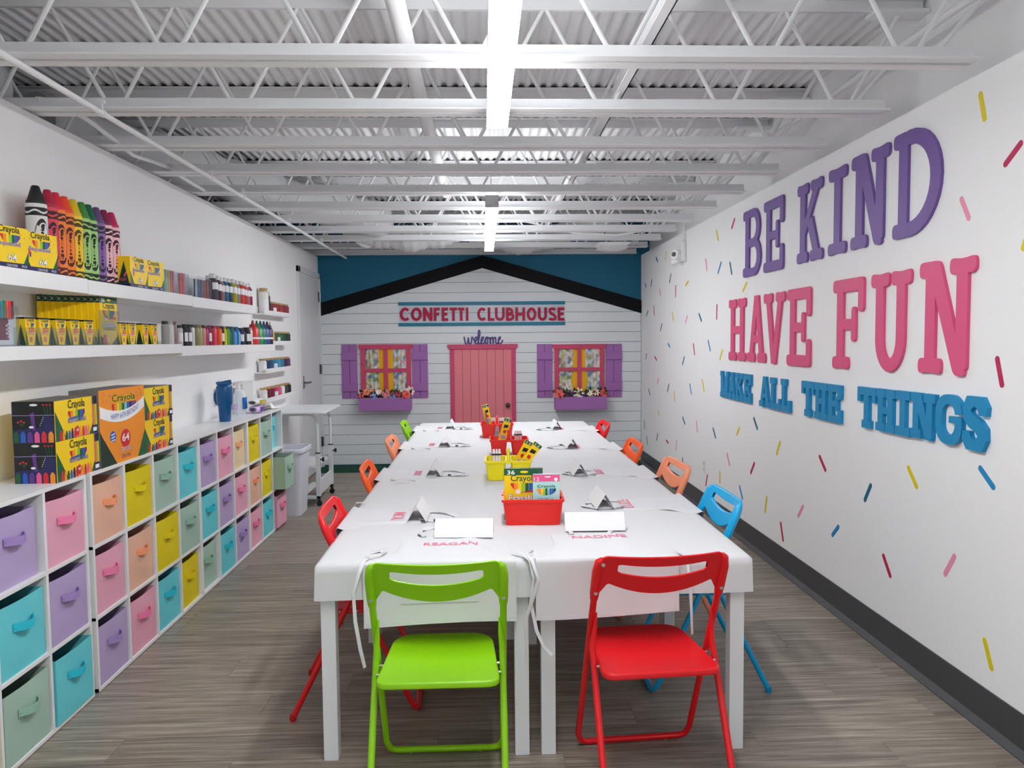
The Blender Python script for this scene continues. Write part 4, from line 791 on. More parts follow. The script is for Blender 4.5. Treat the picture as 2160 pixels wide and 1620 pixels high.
# giant crayons
CR = [('black', (24, 24, 28), (222, 222, 224)), ('crimson', (176, 22, 58), (224, 62, 84)), ('red', (214, 30, 60), (246, 130, 40)), ('red-orange', (238, 72, 30), (246, 134, 30)), ('yellow', (214, 186, 24), (250, 206, 20)), ('leaf green', (62, 132, 48), (164, 212, 122)), ('dark green', (0, 98, 66), (164, 212, 122)), ('violet', (98, 72, 122), (138, 98, 178)), ('plum', (128, 28, 74), (250, 196, 206)), ('magenta', (196, 26, 92), (250, 196, 206))]
for i, (nm, c1, c2) in enumerate(CR):
    Y = [3.289, 3.375, 3.436, 3.505, 3.577, 3.649, 3.712, 3.786, 3.859, 3.934][i]; r = .037 if i else .040; zz = 1.8245 if Y < 3.48 else 1.8205; 
    o = tag(empty('giant_crayon', (-1.865, Y, zz)), 'giant %s crayon in a %s wrapper standing on the upper shelf' % (nm, ['light grey', 'red', 'orange', 'orange', 'yellow', 'pale green', 'pale green', 'purple', 'pale pink', 'pale pink'][i]), 'crayon', 'giant crayons')
    mw = mat('crayon_wax_' + nm, c1, .6); wp = mat('crayon_wrap_' + nm, c2, .55)
    MB().lathe([(r*.92, .298), (r*.92, .312), (r*.82, .314), (r*.38, .372), (r*.30, .375)], 24).build('crayon_tip', mw, o)
    MB().lathe([(r*.93, 0), (r*.93, .012), (r, .013), (r, .298)], 24).build('wrapper', wp, o)
    MB().lathe([(r*.94, .0), (r*.94, .0125)], 24).build('crayon_end', mw, o)
    pb = MB(); pd_ = mat('crayon_ink_' + nm, tuple(int(v*.35) for v in c1) if i not in (0,) else (16, 16, 18), .6)
    def cyl(u, t, e): return ((r+e)*math.cos(u), (r+e)*math.sin(u), t)
    for zb in (.030, .265):
        n = 28; V = []; F = []
        for k in range(n):
            u = 2*PI*k/n; wv = .0055*math.sin(u*4+i)
            V += [cyl(u, zb-.017, .0004), cyl(u, zb-.004+wv, .0004), cyl(u, zb+.004+wv, .0004), cyl(u, zb+.017, .0004)]
        for k in range(n): a, c = k*4, ((k+1) % n)*4; F += [(a, c, c+1, a+1), (a+2, c+2, c+3, a+3)]
        pb.add(V, F, 0)
    V = [cyl(-.55, .148, .0004)]+[cyl(-.55+.78*math.cos(k*PI/12), .148+.088*math.sin(k*PI/12), .0004) for k in range(24)]
    pb.add(V, [(0, k+1, (k+1) % 24+1) for k in range(24)], 0)
    Vt, Ft, asp = textmesh('Crayola', .012)
    pb.add([cyl(-.55+(t-.5)*1.05, .148-(a-.5)*.145, .001) for a, t in Vt], Ft, 1)
    pb.build('wrapper_print', [pd_, wp], o)
# clear cases with pastel markers on the upper shelf
def case(loc, w, h, d, label, fill, wall=.0025):
    o = tag(empty('clear_case', loc, PI/2), label, 'case', 'clear acrylic cases'); b = MB()
    b.box(-w/2, 0, 0, w/2, wall, h); b.box(-w/2, d-wall, 0, w/2, d, h); b.box(-w/2, wall, 0, -w/2+wall, d-wall, h); b.box(w/2-wall, wall, 0, w/2, d-wall, h); b.box(-w/2+wall, wall, 0, w/2-wall, d-wall, wall)
    b.build('case_shell', CLEAR, o, smooth=0); return o
def marker(loc, col, nm, label, grp, h=.125, r=.0055):
    o = tag(empty('marker', loc), label, 'marker', grp); m = mat('marker_' + nm, col, .4)
    MB().lathe([(r, 0), (r, h*.62), (r*.92, h*.62)], 10).build('barrel', m, o); MB().lathe([(r*1.02, h*.62), (r*1.02, h*.96), (r*.7, h)], 10).build('marker_cap', mat('markercap_' + nm, tuple(int(v*.9) for v in col), .35), o)
PAST = [('sky blue', (90, 170, 205)), ('deep blue', (50, 130, 185)), ('pale blue', (160, 205, 222)), ('aqua', (150, 215, 212)), ('mint', (190, 222, 196)), ('pale yellow', (226, 222, 160)), ('lemon', (226, 208, 110)), ('apricot', (240, 180, 140)), ('coral', (236, 130, 110)), ('pink', (240, 150, 175)), ('hot pink', (230, 110, 150)), ('rose', (225, 160, 180)), ('lilac', (190, 170, 205)), ('grey', (170, 172, 180))]
case((-1.755, 4.385, 1.8205), .20, .125, .09, 'long clear acrylic case of pastel markers on the upper shelf', None)
case((-1.755, 4.60, 1.8205), .09, .125, .09, 'clear acrylic case of pink markers beside the pastel ones', None)
case((-1.755, 4.90, 1.8165), .24, .13, .09, 'clear acrylic case of blue and red pens beside the dark paint bottle', None)
for k in range(12):
    nm, c = PAST[k]; marker((-1.775-.018*(k % 2), 4.299+k*.0156, 1.824), c, nm, '%s marker in the long clear pastel case' % nm, 'pastel markers in clear cases')
for k in range(6):
    nm, c = PAST[[8, 9, 10, 11, 9, 12][k]]; marker((-1.776-.016*(k % 2), 4.566+k*.0135, 1.824), c, nm, '%s marker, %s from the left in the pink marker case' % (nm, ORD[k]), 'pastel markers in clear cases')
for k in range(9):
    nm, c = [('silver', (200, 202, 206)), ('navy', (40, 60, 110)), ('blue', (40, 90, 160)), ('light grey', (215, 216, 220)), ('slate', (90, 100, 120)), ('cobalt', (60, 100, 180)), ('brick', (200, 80, 70)), ('salmon', (225, 120, 110)), ('red', (205, 60, 60))][k]
    marker((-1.776-.016*(k % 2), 4.80+k*.025, 1.820), c, nm + ' pen', '%s pen, %s from the left in the last clear case' % (nm, ORD[k]), 'pens in the last clear case', .115)
# paint bottles
def bottle(loc, r, h, col, nm, label, grp, style='round', lab=None, cap=(20, 20, 22), name='paint_bottle', mk=True):
    o = tag(empty(name, loc, random.uniform(-.2, .2)), label, 'bottle', grp); m = mat('paint_' + nm, col, .35)
    if style == 'tube': pf = [(r*.9, 0), (r, .004), (r, h*.80), (r*.8, h*.84), (r*.8, h*.86)]; cp = [(r*.82, h*.86), (r*.82, h*.985), (r*.7, h)]
    elif style == 'nozzle': pf = [(r*.92, 0), (r, .005), (r, h*.62), (r*.72, h*.72), (r*.55, h*.74)]; cp = [(r*.6, h*.74), (r*.6, h*.82), (r*.3, h*.84), (r*.16, h)]
    else: pf = [(r*.92, 0), (r, .005), (r, h*.70), (r*.62, h*.80), (r*.58, h*.83)]; cp = [(r*.62, h*.83), (r*.62, h*.97), (r*.5, h)]
    MB().lathe(pf, 18).build('bottle_body', m, o); MB().lathe(cp, 14).build('bottle_cap', mat('cap_%d_%d_%d' % cap, cap, .4), o)
    if lab:
        lb = MB(); V = [((r+.0004)*math.cos(a), (r+.0004)*math.sin(a), z) for a in [-1.25+k*.25 for k in range(9)] for z in (h*lab[0], h*lab[1])]
        lb.add(V, [(2*k, 2*k+2, 2*k+3, 2*k+1) for k in range(8)]); lb.build('bottle_label', mat('label_%d_%d_%d' % lab[2], lab[2], .5), o)
    return o
WL = (232, 232, 236)
LOW = [(0, 'silver', (150, 150, 150), .018, 0), (0, 'pearl white', (205, 206, 206), .018, 0), (0, 'taupe', (136, 112, 100), .015, 0), (0, 'pale silver', (190, 190, 195), .016, 1), (0, 'black', (26, 26, 30), .017, 1), (0, 'charcoal', (48, 48, 54), .016, 1), (0, 'off-white', (215, 215, 218), .014, 0), (0, 'olive', (126, 124, 84), .016, 0), (0, 'khaki', (170, 156, 116), .014, 0), (0, 'tan', (184, 142, 110), .015, 0), (0, 'plum pink', (178, 40, 110), .014, 0), (0, 'dark magenta', (140, 22, 74), .017, 1), (0, 'crimson', (176, 20, 50), .015, 0), (0, 'rose pink', (216, 70, 110), .014, 0), (0, 'vermilion', (216, 60, 22), .017, 0), (0, 'orange', (236, 130, 50), .015, 0), (0, 'dark brown', (52, 34, 28), .017, 1), (0, 'yellow', (222, 206, 20), .016, 0), (0, 'lime green', (96, 172, 40), .016, 0), (0, 'forest green', (12, 104, 56), .015, 0), (0, 'teal blue', (20, 98, 130), .018, 0), (0, 'sky blue', (70, 150, 200), .018, 0), (0, 'cerulean', (30, 120, 180), .017, 0), (0, 'powder blue', (130, 190, 220), .013, 0), (0, 'navy', (24, 36, 84), .018, 1), (0, 'indigo', (34, 30, 74), .015, 0), (0, 'jet black', (18, 18, 20), .018, 1), (0, 'ink black', (26, 26, 28), .016, 1), (0, 'white', (225, 222, 224), .014, 0)]
for i, (_, nm, c, r, lb) in enumerate(LOW):
    Y = [4.305, 4.375, 4.43, 4.51, 4.58, 4.646, 4.698, 4.767, 4.822, 4.878, 4.928, 4.978, 5.029, 5.073, 5.127, 5.172, 5.214, 5.265, 5.323, 5.362, 5.407, 5.463, 5.525, 5.567, 5.632, 5.687, 5.754, 5.812, 5.855][i]; z = 1.5315 if Y < 4.45 else 1.5195
    bottle((-1.77, Y, z), r*1.1 if Y < 5 else r*1.2, .128 if i % 7 != 3 else .122, c, nm, '%s paint tube, %s from the left among the lower shelf paints' % (nm, ORD[i]), 'paint tubes on the lower shelf', 'tube' if i < 18 or i % 2 == 0 else 'nozzle', (.2, .62, WL) if lb else None, cap=tuple(int(v*.8) for v in c) if i % 3 else (40, 40, 44))
for i, (px, nm, c) in enumerate([(0, 'red', (214, 40, 50)), (0, 'emerald green', (20, 152, 90)), (0, 'jade green', (22, 110, 100)), (0, 'royal blue', (42, 62, 150)), (0, 'midnight', (34, 24, 40)), (0, 'white and pink', (226, 200, 210))]):
    bottle((-1.77, [5.925, 6.03, 6.125, 6.22, 6.315, 6.395][i], 1.5195), (.044 if i < 5 else .026), .185, c, nm + ' squeeze', 'large %s squeeze paint bottle at the right end of the lower shelf' % nm, 'large squeeze paint bottles', 'nozzle', (.22, .30, WL), cap=(tuple(int(v*.75) for v in c)))
UP = [(0, 'dark plum', (72, 62, 80), .030, .172), (0, 'black and pink', (50, 34, 46), .024, .165), (0, 'dusty rose', (150, 96, 104), .022, .160), (0, 'ocean blue', (16, 92, 134), .026, .165), (0, 'deep teal', (10, 66, 82), .026, .165), (0, 'olive yellow', (170, 160, 24), .028, .168), (0, 'stone grey', (130, 128, 124), .024, .165), (0, 'scarlet', (196, 50, 42), .026, .168), (0, 'brick red', (170, 46, 40), .024, .165), (0, 'raspberry pink', (190, 90, 120), .024, .160), (0, 'maroon', (110, 22, 46), .024, .165)]
for i, (px, nm, c, r, h) in enumerate(UP):
    Y = [5.09, 5.18, 5.245, 5.31, 5.395, 5.485, 5.57, 5.66, 5.73, 5.80, 5.86][i]; bottle((-1.775, Y, 1.8165), r*1.15, h, c, 'up ' + nm, '%s glitter paint bottle, %s from the left on the upper shelf' % (nm, ORD[i]), 'upper shelf paint bottles', 'round', (.40, .66, WL), cap=(215, 217, 220))
    if i in (1, 3, 5, 7, 8): bottle((-1.84, Y+.01, 1.8165), r*.95, h*1.03, tuple(int(v*.8) for v in c), 'back ' + nm, 'back-row %s glitter paint bottle on the upper shelf' % nm, 'upper shelf paint bottles', 'round', None, cap=(210, 212, 216))
LED = [[('ivory', (228, 226, 224), 1), ('jet', (22, 22, 24), 1), ('maroon', (120, 28, 36), 0), ('wine', (132, 30, 44), 0), ('red', (150, 34, 42), 0), ('cherry', (160, 36, 48), 0), ('garnet', (126, 26, 40), 0), ('ruby', (140, 30, 46), 0)],
       [('mustard', (176, 140, 40), 0), ('gold', (190, 150, 60), 0), ('moss', (60, 90, 60), 0), ('fern', (52, 110, 70), 0), ('emerald', (24, 100, 64), 0), ('pine', (16, 78, 56), 0), ('bottle green', (14, 60, 44), 0), ('hunter green', (20, 56, 46), 0)],
       [('white', (225, 226, 228), 0), ('petrol', (14, 60, 92), 0), ('denim', (28, 88, 130), 0), ('sky', (40, 130, 180), 0), ('azure', (60, 150, 190), 0), ('steel blue', (60, 120, 150), 0), ('aubergine', (60, 36, 74), 0), ('grape', (86, 60, 110), 0)],
       [('cream', (226, 222, 222), 0), ('burgundy', (104, 20, 44), 0), ('claret', (120, 24, 52), 0), ('fuchsia', (196, 60, 112), 0), ('rose', (206, 96, 130), 0), ('ghost white', (228, 228, 230), 0), ('graphite', (64, 64, 68), 0), ('onyx', (24, 24, 26), 0)]]
for L, row in enumerate(LED):
    z = (1.775, 1.505, 1.262, 1.005)[L]+.0125
    for i, (nm, c, big) in enumerate(row):
        h = .225 if big and i == 0 else .195 if big else .115; r = .045 if big and i == 0 else .033 if big else .036
        if L == 0: Y = (6.83, 6.92)[i] if big else 7.0+(i-2)*.112
        elif L == 1: Y = 6.95+i*.093; r = .033
        else: Y = 6.74+i*.118
        bottle((XL+.05, Y, z), min(r, .044), h, c, 'ledge ' + nm, '%s craft paint bottle on the %s picture ledge' % (nm, ['top', 'second', 'third', 'lowest'][L]), 'craft paint bottles on the ledges', 'tube', (.15, .55, WL) if i in (0, 3) else None, cap=(176, 146, 96))
# pencil cartons on the lower shelf
tray = case((-1.745, 3.265, 1.5315), .57, .072, .06, 'long clear acrylic tray holding the pencil boxes on the lower shelf', None)
for i, (Y, a_) in enumerate(((3.02, .03), (3.115, .0), (3.232, -.02), (3.341, .01), (3.457, -.01))):
    put('pencil_box', 'pencil12', (-1.754, Y, 1.5345), PI/2+a_, 'small yellow pencil box with green chevron, %s from the left in the tray' % ORD[i], 'box', 'small yellow pencil boxes')
for i in range(9):
    put('pencil_box', 'pencil36', (-1.775-.0188*(9-i), 3.685-.019*(9-i), 1.532), PI/2, 'tall yellow 36-pencil box, %s from the left of the fanned back row' % ORD[i], 'box', 'tall yellow pencil boxes')
put('pencil_box', 'pencil36', (-1.775, 3.685, 1.5325), PI/2+.0, 'tall yellow erasable pencil box with green top facing the room', 'box')
case((-1.741, 3.64, 1.5318), .16, .16, .02, 'small clear acrylic case in front of the tall erasable pencil box', None)
for i, (Y, a_) in enumerate(((3.80, .02), (3.89, .0), (4.043, .03), (4.15, .0))):
    put('pencil_box', 'pencil12', (-1.762, Y, 1.532), PI/2+a_, 'small yellow pencil box, %s from the left beside the grey paint tubes' % ORD[i], 'box', 'small yellow pencil boxes')
# marker pack in a clear case, far left
case((-1.75, 2.86, 1.5315), .17, .15, .12, 'clear acrylic case holding the marker pack at the far left of the lower shelf', None)
mp = tag(empty('marker_pack', (-1.765, 2.86, 1.5345), PI/2), 'white pack of rainbow markers at the far left of the lower shelf', 'markers')
MB().box(-.07, 0, 0, .07, .03, .155).build('pack_wrap', mat('pack_white', (206, 212, 222), .35), mp, bevel=.003)
for k in range(8): MB().tube([(-.055+k*.016, -.004, .10), (-.055+k*.016, -.004, .165)], .0072, 8).build('marker_tip', mat('packm%d' % k, [(30, 120, 140), (30, 60, 120), (40, 90, 150), (60, 150, 160), (30, 130, 90), (240, 90, 50), (230, 50, 60), (110, 30, 60)][k], .4), mp)
b = MB(); b.flat([(-.02, .02), (.04, .02), (.04, .10), (-.02, .10)], -.0006, 0); b.flat([(-.068, .0), (-.05, 0), (-.05, .15), (-.068, .15)], -.0006, 2)
sq = script([(0, .012), (.006, .03), (.012, .004), (.018, .024), (.024, .006), (.03, .026), (.036, .006), (.044, .03)], 4); b.tube([(.018+p.y, -.001, .03+p.x*1.2) for p in sq], .0016, 5, 1); b.build('pack_print', [mat('pack_maroon', (110, 30, 56), .5), WHT, TEAL], mp)

# ================================================================ THINGS ON THE COUNTER
TB = mat('tumbler_blue', (0, 84, 142), .35)
t = tag(empty('tumbler', (-1.835, 5.43, ZC), -.5), 'tall blue tumbler with a handle and lid on the cube units', 'tumbler')
MB().lathe([(.036, 0), (.039, .004), (.044, .11), (.052, .125), (.056, .22), (.054, .245), (.044, .262)], 24).build('tumbler_cup', TB, t)
MB().lathe([(.046, .260), (.054, .266), (.054, .278), (.046, .283)], 24).build('tumbler_lid', TB, t)
MB().hexa([(.0, -.016, .281), (.052, -.016, .275), (.052, .016, .275), (.0, .016, .281)], [(.0, -.012, .286), (.058, -.012, .296), (.058, .012, .296), (.0, .012, .286)]).build('spout', TB, t)
MB().tube([(-.052, 0, .215), (-.078, 0, .212), (-.094, 0, .190), (-.094, 0, .15), (-.078, 0, .122), (-.048, 0, .112)], .009, 10).build('tumbler_handle', TB, t)
w_ = tag(empty('water_bottle', (-1.865, 5.70, ZC)), 'clear plastic water bottle behind the blue tumbler', 'bottle')
MB().lathe([(.03, 0), (.034, .01), (.032, .05), (.034, .09), (.03, .12), (.034, .16), (.018, .21), (.014, .225)], 18).build('bottle_body', CLEAR, w_); MB().lathe([(.0345, .06), (.0345, .10)], 18).build('bottle_label', mat('water_label', (190, 170, 205), .5), w_); MB().lathe([(.016, .222), (.016, .238)], 14).build('bottle_cap', WHT, w_)
s_ = tag(empty('sanitizer_bottle', (-1.905, 5.98, ZC)), 'white and blue pump sanitizer bottle on the counter', 'bottle')
MB().lathe([(.045, 0), (.047, .01), (.047, .15), (.03, .185), (.018, .19)], 18, sq=.7).build('bottle_body', mat('sanitizer_white', (226, 232, 240), .3), s_); MB().box(.0335, -.035, .04, .0475, .035, .13).build('bottle_label', mat('sanitizer_blue', (20, 110, 190), .5), s_); MB().tube([(0, 0, .19), (0, 0, .235), (.04, .01, .238)], .009, 8).build('pump', WHT, s_)
def pouch(loc, w, d, h, m, label, band, bm):
    o = tag(empty('wipes_pack', loc, PI/2), label, 'wipes pack')

    b = MB(); 
    def sk(u, v): a = u*2*PI; e = 1-.5*abs(2*v-1)**4; return ((v-.5)*w*(1), (d/2*math.cos(a))*e, h/2+h/2*math.sin(a)*e)
    b.grid(sk, 20, 12); b.build('pouch', m, o); MB().box(-w*.3, -d/2-.004, h*.2, w*.2, -d/2+.004, h*.8).build('pouch_label', bm, o); return o
pouch((-1.80, 6.06, ZC), .17, .10, .062, mat('wipes_lilac', (220, 200, 232), .4), 'purple and white pack of wipes on the counter', 0, mat('wipes_purple', (110, 70, 160), .5))
pouch((-1.80, 6.06, ZC+.063), .20, .10, .05, mat('wipes_white', (230, 234, 234), .4), 'white pack of wipes with a yellow label, on top of the purple pack', 0, mat('wipes_yellow', (214, 180, 30), .5))
o = tag(empty('plug_adapter', (-1.975, 5.72, 1.09)), 'white wall plug adapter behind the blue tumbler', 'adapter'); MB().box(-.012, -.05, 0, .03, .05, .11).build('adapter_body', mat('adapter_white', (216, 214, 210), .4), o, bevel=.006); MB().box(.03, -.02, .03, .034, .02, .08).build('socket', mat('outlet_face', (205, 206, 208), .4), o)
o = tag(empty('cardboard_box', (-1.93, 6.25, ZC)), 'white cardboard box standing against the wall behind the wipes', 'box'); MB().box(-.05, -.16, 0, .02, .10, .245).build('box_body', mat('white_card', (222, 222, 220), .7), o, bevel=.002); MB().box(.0195, -.155, .23, .0205, .095, .236).build('flap_shade_line', mat('card_shadow', (198, 198, 196), .7), o)  # flap line is shade put into the strip's darker card colour
o = tag(empty('folded_cloth', (-1.82, 6.30, ZC)), 'grey folded cloth near the far end of the counter', 'cloth')
for k in range(3): MB().grid(lambda u, v: ((u-.5)*.10, (v-.5)*(.17-.02*k), .008+.012*k+.006*noise.noise(Vector((u*4, v*4, k)))+.004*math.sin(u*9)), 14, 14).build('cloth_layer', mat('grey_cloth', (150, 148, 138), .95, bump=.5, bscale=80), o)
o = tag(empty('crumpled_tissue', (-1.80, 6.42, ZC)), 'crumpled white tissue at the far end of the counter', 'tissue')
MB().grid(lambda u, v: ((u-.5)*.13, (v-.5)*.09, .004+.05*max(0, noise.noise(Vector((u*3.1, v*3.3, .7)))+.35)*math.sin(PI*u)*math.sin(PI*v)), 16, 14).build('tissue_sheet', WHT, o, smooth=.3)
# ================================================================ TABLES, CLOTH, PLACE SETTINGS
TX0, TX1, TY0, TY1, TZ = -.602, .957, 2.722, 7.30, .742
TW = mat('white_table_steel', (222, 225, 228), .4)
TL = (TY1-TY0)/4; tw = .758
tm_leg = MB().box(-.0265, -.0265, 0, .0265, .0265, .700).mesh('leg', TW, 0)
pos = ['nearest', 'second', 'third', 'farthest']
for c, xc in enumerate((TX0+tw/2, TX1-tw/2)):
    YS = [[TY0, 3.867, 5.011, 6.156, TY1], [TY0, 3.80, 4.86, 5.98, TY1]][c]
    for k in range(4):
        o = tag(empty('dining_table', (xc, YS[k], 0)), 'white steel-legged table, %s in the %s row under the cloth' % (pos[k], ['left', 'right'][c]), 'table', 'white tables pushed together'); tl = YS[k+1]-YS[k]
        MB().box(-tw/2, 0, .700, tw/2, tl-.004, .737).build('table_top', TW, o, bevel=.002)
        for sx in (-1, 1):
            for yy in (.028, tl-.032): link('leg', tm_leg, o, (sx*(tw/2-.0275), yy, 0), bevel=.002)
# cloth: top sheet and four hanging sides in one continuous grid
cx0, cx1, cy0, cy1 = TX0-.004, TX1+.013, TY0-.012, TY1+.014
DROP = .135
def wrinkle(x, y):
    z = .0016*noise.noise(Vector((x*3, y*2.2, 3)))+.0008*noise.noise(Vector((x*9, y*7, 1)))
    for k, yy in enumerate((3.2, 3.92, 4.35, 5.07, 5.9, 6.6)): z += .0016*math.exp(-((y-yy-.04*math.sin(x*4+k))/.022)**2)
    z += .0015*math.exp(-((x-.18)/.02)**2)
    return z
def cloth(u, v):
    nu, nv = 66, 150; W_ = cx1-cx0; L_ = cy1-cy0
    a = u*(W_+2*DROP)-DROP; b = v*(L_+2*DROP)-DROP
    x = min(max(a, 0), W_); y = min(max(b, 0), L_); da = a-x; db = b-y; h = max(abs(da), abs(db)); corner = min(abs(da), abs(db))
    fl = min(1, h/DROP)
    px = cx0+x; py = cy0+y; z = TZ+wrinkle(px, py)
    if h > 0:
        z = TZ+.001-min(h, DROP)*(1-.05*noise.noise(Vector((px*2.5, py*2.5, 0)))) 
        o = .004+.016*fl*(.5+.5*math.sin((px if abs(db) >= abs(da) else py)*9+1.3))*.5
        if da: px += math.copysign(o*(1-.8*min(1, corner/.03))+.004, da)
        if db: py += math.copysign(o*(1-.8*min(1, corner/.03))+.004, db)
    return (px, py, z)
tag(MB().grid(cloth, 90, 200).build('tablecloth', CLOTH, smooth=1.4), 'white cloth covering the long row of tables', 'tablecloth')

NAME = mat('name_pink', (232, 120, 150), .7)
BUCK = mat('black_buckle', (12, 12, 14), .4)
ZT = TZ+.0035
# apron mesh: local y = toward table middle, x = across; edge of the table at y = 0
def apron(name, loc, rz, label, hang, text, tw_, tpos, strap, seed, ties, hw=.275, flip=False, bib=.125):
    o = tag(empty('apron', loc, rz), label, 'apron', 'white aprons laid out at the places'); rnd = random.Random(seed); ph = rnd.uniform(0, 6)
    Ln = hang+.36
    def prof(t):   # t metres from the hem
        s = t-hang
        if s < .07: return hw
        if s < .24: k = (s-.07)/.17; return hw+(bib-hw)*(1-(1-k)**2.2)
        return bib
    def surf(u, v):
        t = v*Ln; w = prof(t); x = (2*u-1)*w; s = t-hang; wr = .5*noise.noise(Vector((x*7+ph, t*7, seed)))
        if s < 0: return (x, -.026-.008*math.sin(x*11+ph)*min(1, -s/.1)-.004*wr, -.004+s+.012*math.sin(x*7+ph)*(-s/hang))
        fold = .004*math.exp(-((x-.10)/.02)**2)+.005*math.exp(-((x+.13+.1*s)/.02)**2)
        r = .022
        if s < r*1.5: a = s/(r*1.5)*PI/2; return (x, -.026+r*(1-math.cos(a)), -.004+.010*math.sin(a))
        return (x, s-.033, .0005+.003*max(0, 1-(s-.03)/.03)+fold*min(1, (s-.03)/.05)+.003*abs(wr)-.005*abs(2*u-1)**10)
    def at(x, y):
        s = y+.033; t = s+hang; return surf((x/prof(t)+1)/2, t/Ln)[2]+.0014
    b = MB(); b.grid(surf, 26, 34); b.build('apron_body', APR, o, smooth=1.4)
    hem = MB(); hem.ribbon([Vector(surf(u/20, .012))+Vector((0, -.0015, 0)) for u in range(21)], .014, .001, (0, 0, 1)); hem.build('hem', APR, o)
    if flip: pk = MB(); pk.grid(lambda u, v: (Vector(surf(.25+.5*u, (hang*.35+v*.12)/Ln))+Vector((0, -.003, 0))), 12, 6); pk.build('pocket', APR, o, smooth=1.4)
    if text:
        tb_ = MB(); V, F, asp = textmesh(text, .015); hgt = tw_/asp if tw_/asp < .06 else .045
        tb_.add([(tpos[0]+(a-.5)*tw_, tpos[1]+t*hgt, at(tpos[0]+(a-.5)*tw_, tpos[1]+t*hgt)) for a, t in V], F); tb_.build('name_print', NAME, o)
    else:
        tb_ = MB()
        for k in range(5):
            x = tpos[0]+(k-2)*tw_/5; zz = at(x, tpos[1]+.02); tb_.box(x-.006, tpos[1], zz, x+.006, tpos[1]+.042, zz+.0006)
            tb_.box(x-.014, tpos[1]+(.0 if k % 2 else .034), zz, x+.014, tpos[1]+(.008 if k % 2 else .042), zz+.0007)
        tb_.build('name_print', NAME, o)
    # neck strap: a flat loop of tape lying on the cloth
    y0 = .315; P = [(-.09, y0, .005), (-.10, y0+.10, .003), (-.085, y0+.22, .0025), (-.03, y0+.30, .003), (.05, y0+.29, .0025), (.09, y0+.2, .003), (.085, y0+.1, .003), (.09, y0, .005)]
    P = [(x*strap[1]+strap[2]*(y-y0), y0+(y-y0)*strap[0], z) for x, y, z in P]
    Q = []
    PP = [Vector(p) for p in P]
    for k in range(len(PP)-1):
        a_, b_, c_, e_ = PP[max(k-1, 0)], PP[k], PP[k+1], PP[min(k+2, len(PP)-1)]
        for i in range(5): u = i/5; Q.append(.5*((2*b_)+(c_-a_)*u+(2*a_-5*b_+4*c_-e_)*u*u+(3*b_-a_-3*c_+e_)*u**3))
    Q.append(PP[-1]); ns = MB().ribbon(Q, .022, .002, [Vector((-(Q[min(i+1, len(Q)-1)]-Q[max(i-1, 0)]).y, (Q[min(i+1, len(Q)-1)]-Q[max(i-1, 0)]).x, .012*math.sin(i*.6))) for i in range(len(Q))]).build('neck_strap', APR, o, smooth=1.4)
    q = Q[int(len(Q)*.78)]
    MB().box(-.013, -.009, 0, .013, .009, .004).build('buckle', BUCK, o, (q.x, q.y, q.z+.002), rz=rnd.uniform(-.6, .6))
    for tp in ties: MB().ribbon(tp, .013, .0015, [(1, .3, 0) if i % 3 else (.7, .7, .1) for i in range(len(tp))]).build('waist_tie', APR, o, smooth=1.4)
    return o
ey = cy0-.0
apron('a', (-.165, ey, ZT), 0, 'white apron named REAGAN hanging off the near edge behind the green chair', .225, 'REAGAN', .21, (.03, .19), (.5, .9, -.1), 1,
      [[(-.262, .03, .006), (-.272, -.02, .006), (-.285, -.045, -.03), (-.305, -.05, -.10), (-.300, -.052, -.20), (-.285, -.05, -.30), (-.27, -.05, -.37)], [(.262, .06, .012), (.30, .02, .010), (.325, -.03, 0), (.335, -.045, -.06), (.325, -.048, -.15), (.345, -.05, -.25), (.37, -.05, -.31), (.40, -.05, -.34)], [(-.26, .09, .012), (-.20, .12, .016), (-.22, .05, .018), (-.27, .02, .014)]], flip=True, bib=.165)
apron('a', (.44, ey, ZT), .03, 'white apron named NADINE hanging off the near edge behind the red chair', .205, 'NADINE', .22, (.025, .255), (.45, .9, .1), 2,
      [[(-.262, .06, .012), (-.29, .03, .012), (-.275, -.03, .002), (-.255, -.045, -.06), (-.275, -.05, -.13), (-.30, -.05, -.20), (-.30, -.05, -.28)], [(.262, .03, .012), (.29, -.03, 0), (.30, -.045, -.12), (.305, -.05, -.28)]], hw=.262, bib=.165)
nm_l = ['MOLI', None, None, None]; nm_r = ['LUZE', None, None, None]
LY = (3.40, 4.51, 5.74, 6.83); RY = (3.585, 4.46, 5.55, 6.67)
wl_ = ['nearest', 'second', 'third', 'farthest']
for k in range(4):
    tl = [[(-.262, .05, .012), (-.285, -.02, .006), (-.29, -.035, -.02), (-.285, -.04, -.08)]] if k == 0 else [[(.26, .08, .012), (.30, .12, .012), (.26, .17, .013), (.30, .22, .011)]]
    apron('a', (cx0-.002, LY[k], ZT), -PI/2, 'white apron on the left side of the table, %s from the camera' % wl_[k], .12, nm_l[k], .17, (0, .19), (.62 if k else .55, .9, .15), 10+k, tl, hw=.21)
    apron('a', (cx1+.002, RY[k], ZT), PI/2, 'white apron on the right side of the table, %s from the camera' % wl_[k], .12, nm_r[k], .17, (0, .27), (.62, .8, -.1), 20+k, [], hw=.21)
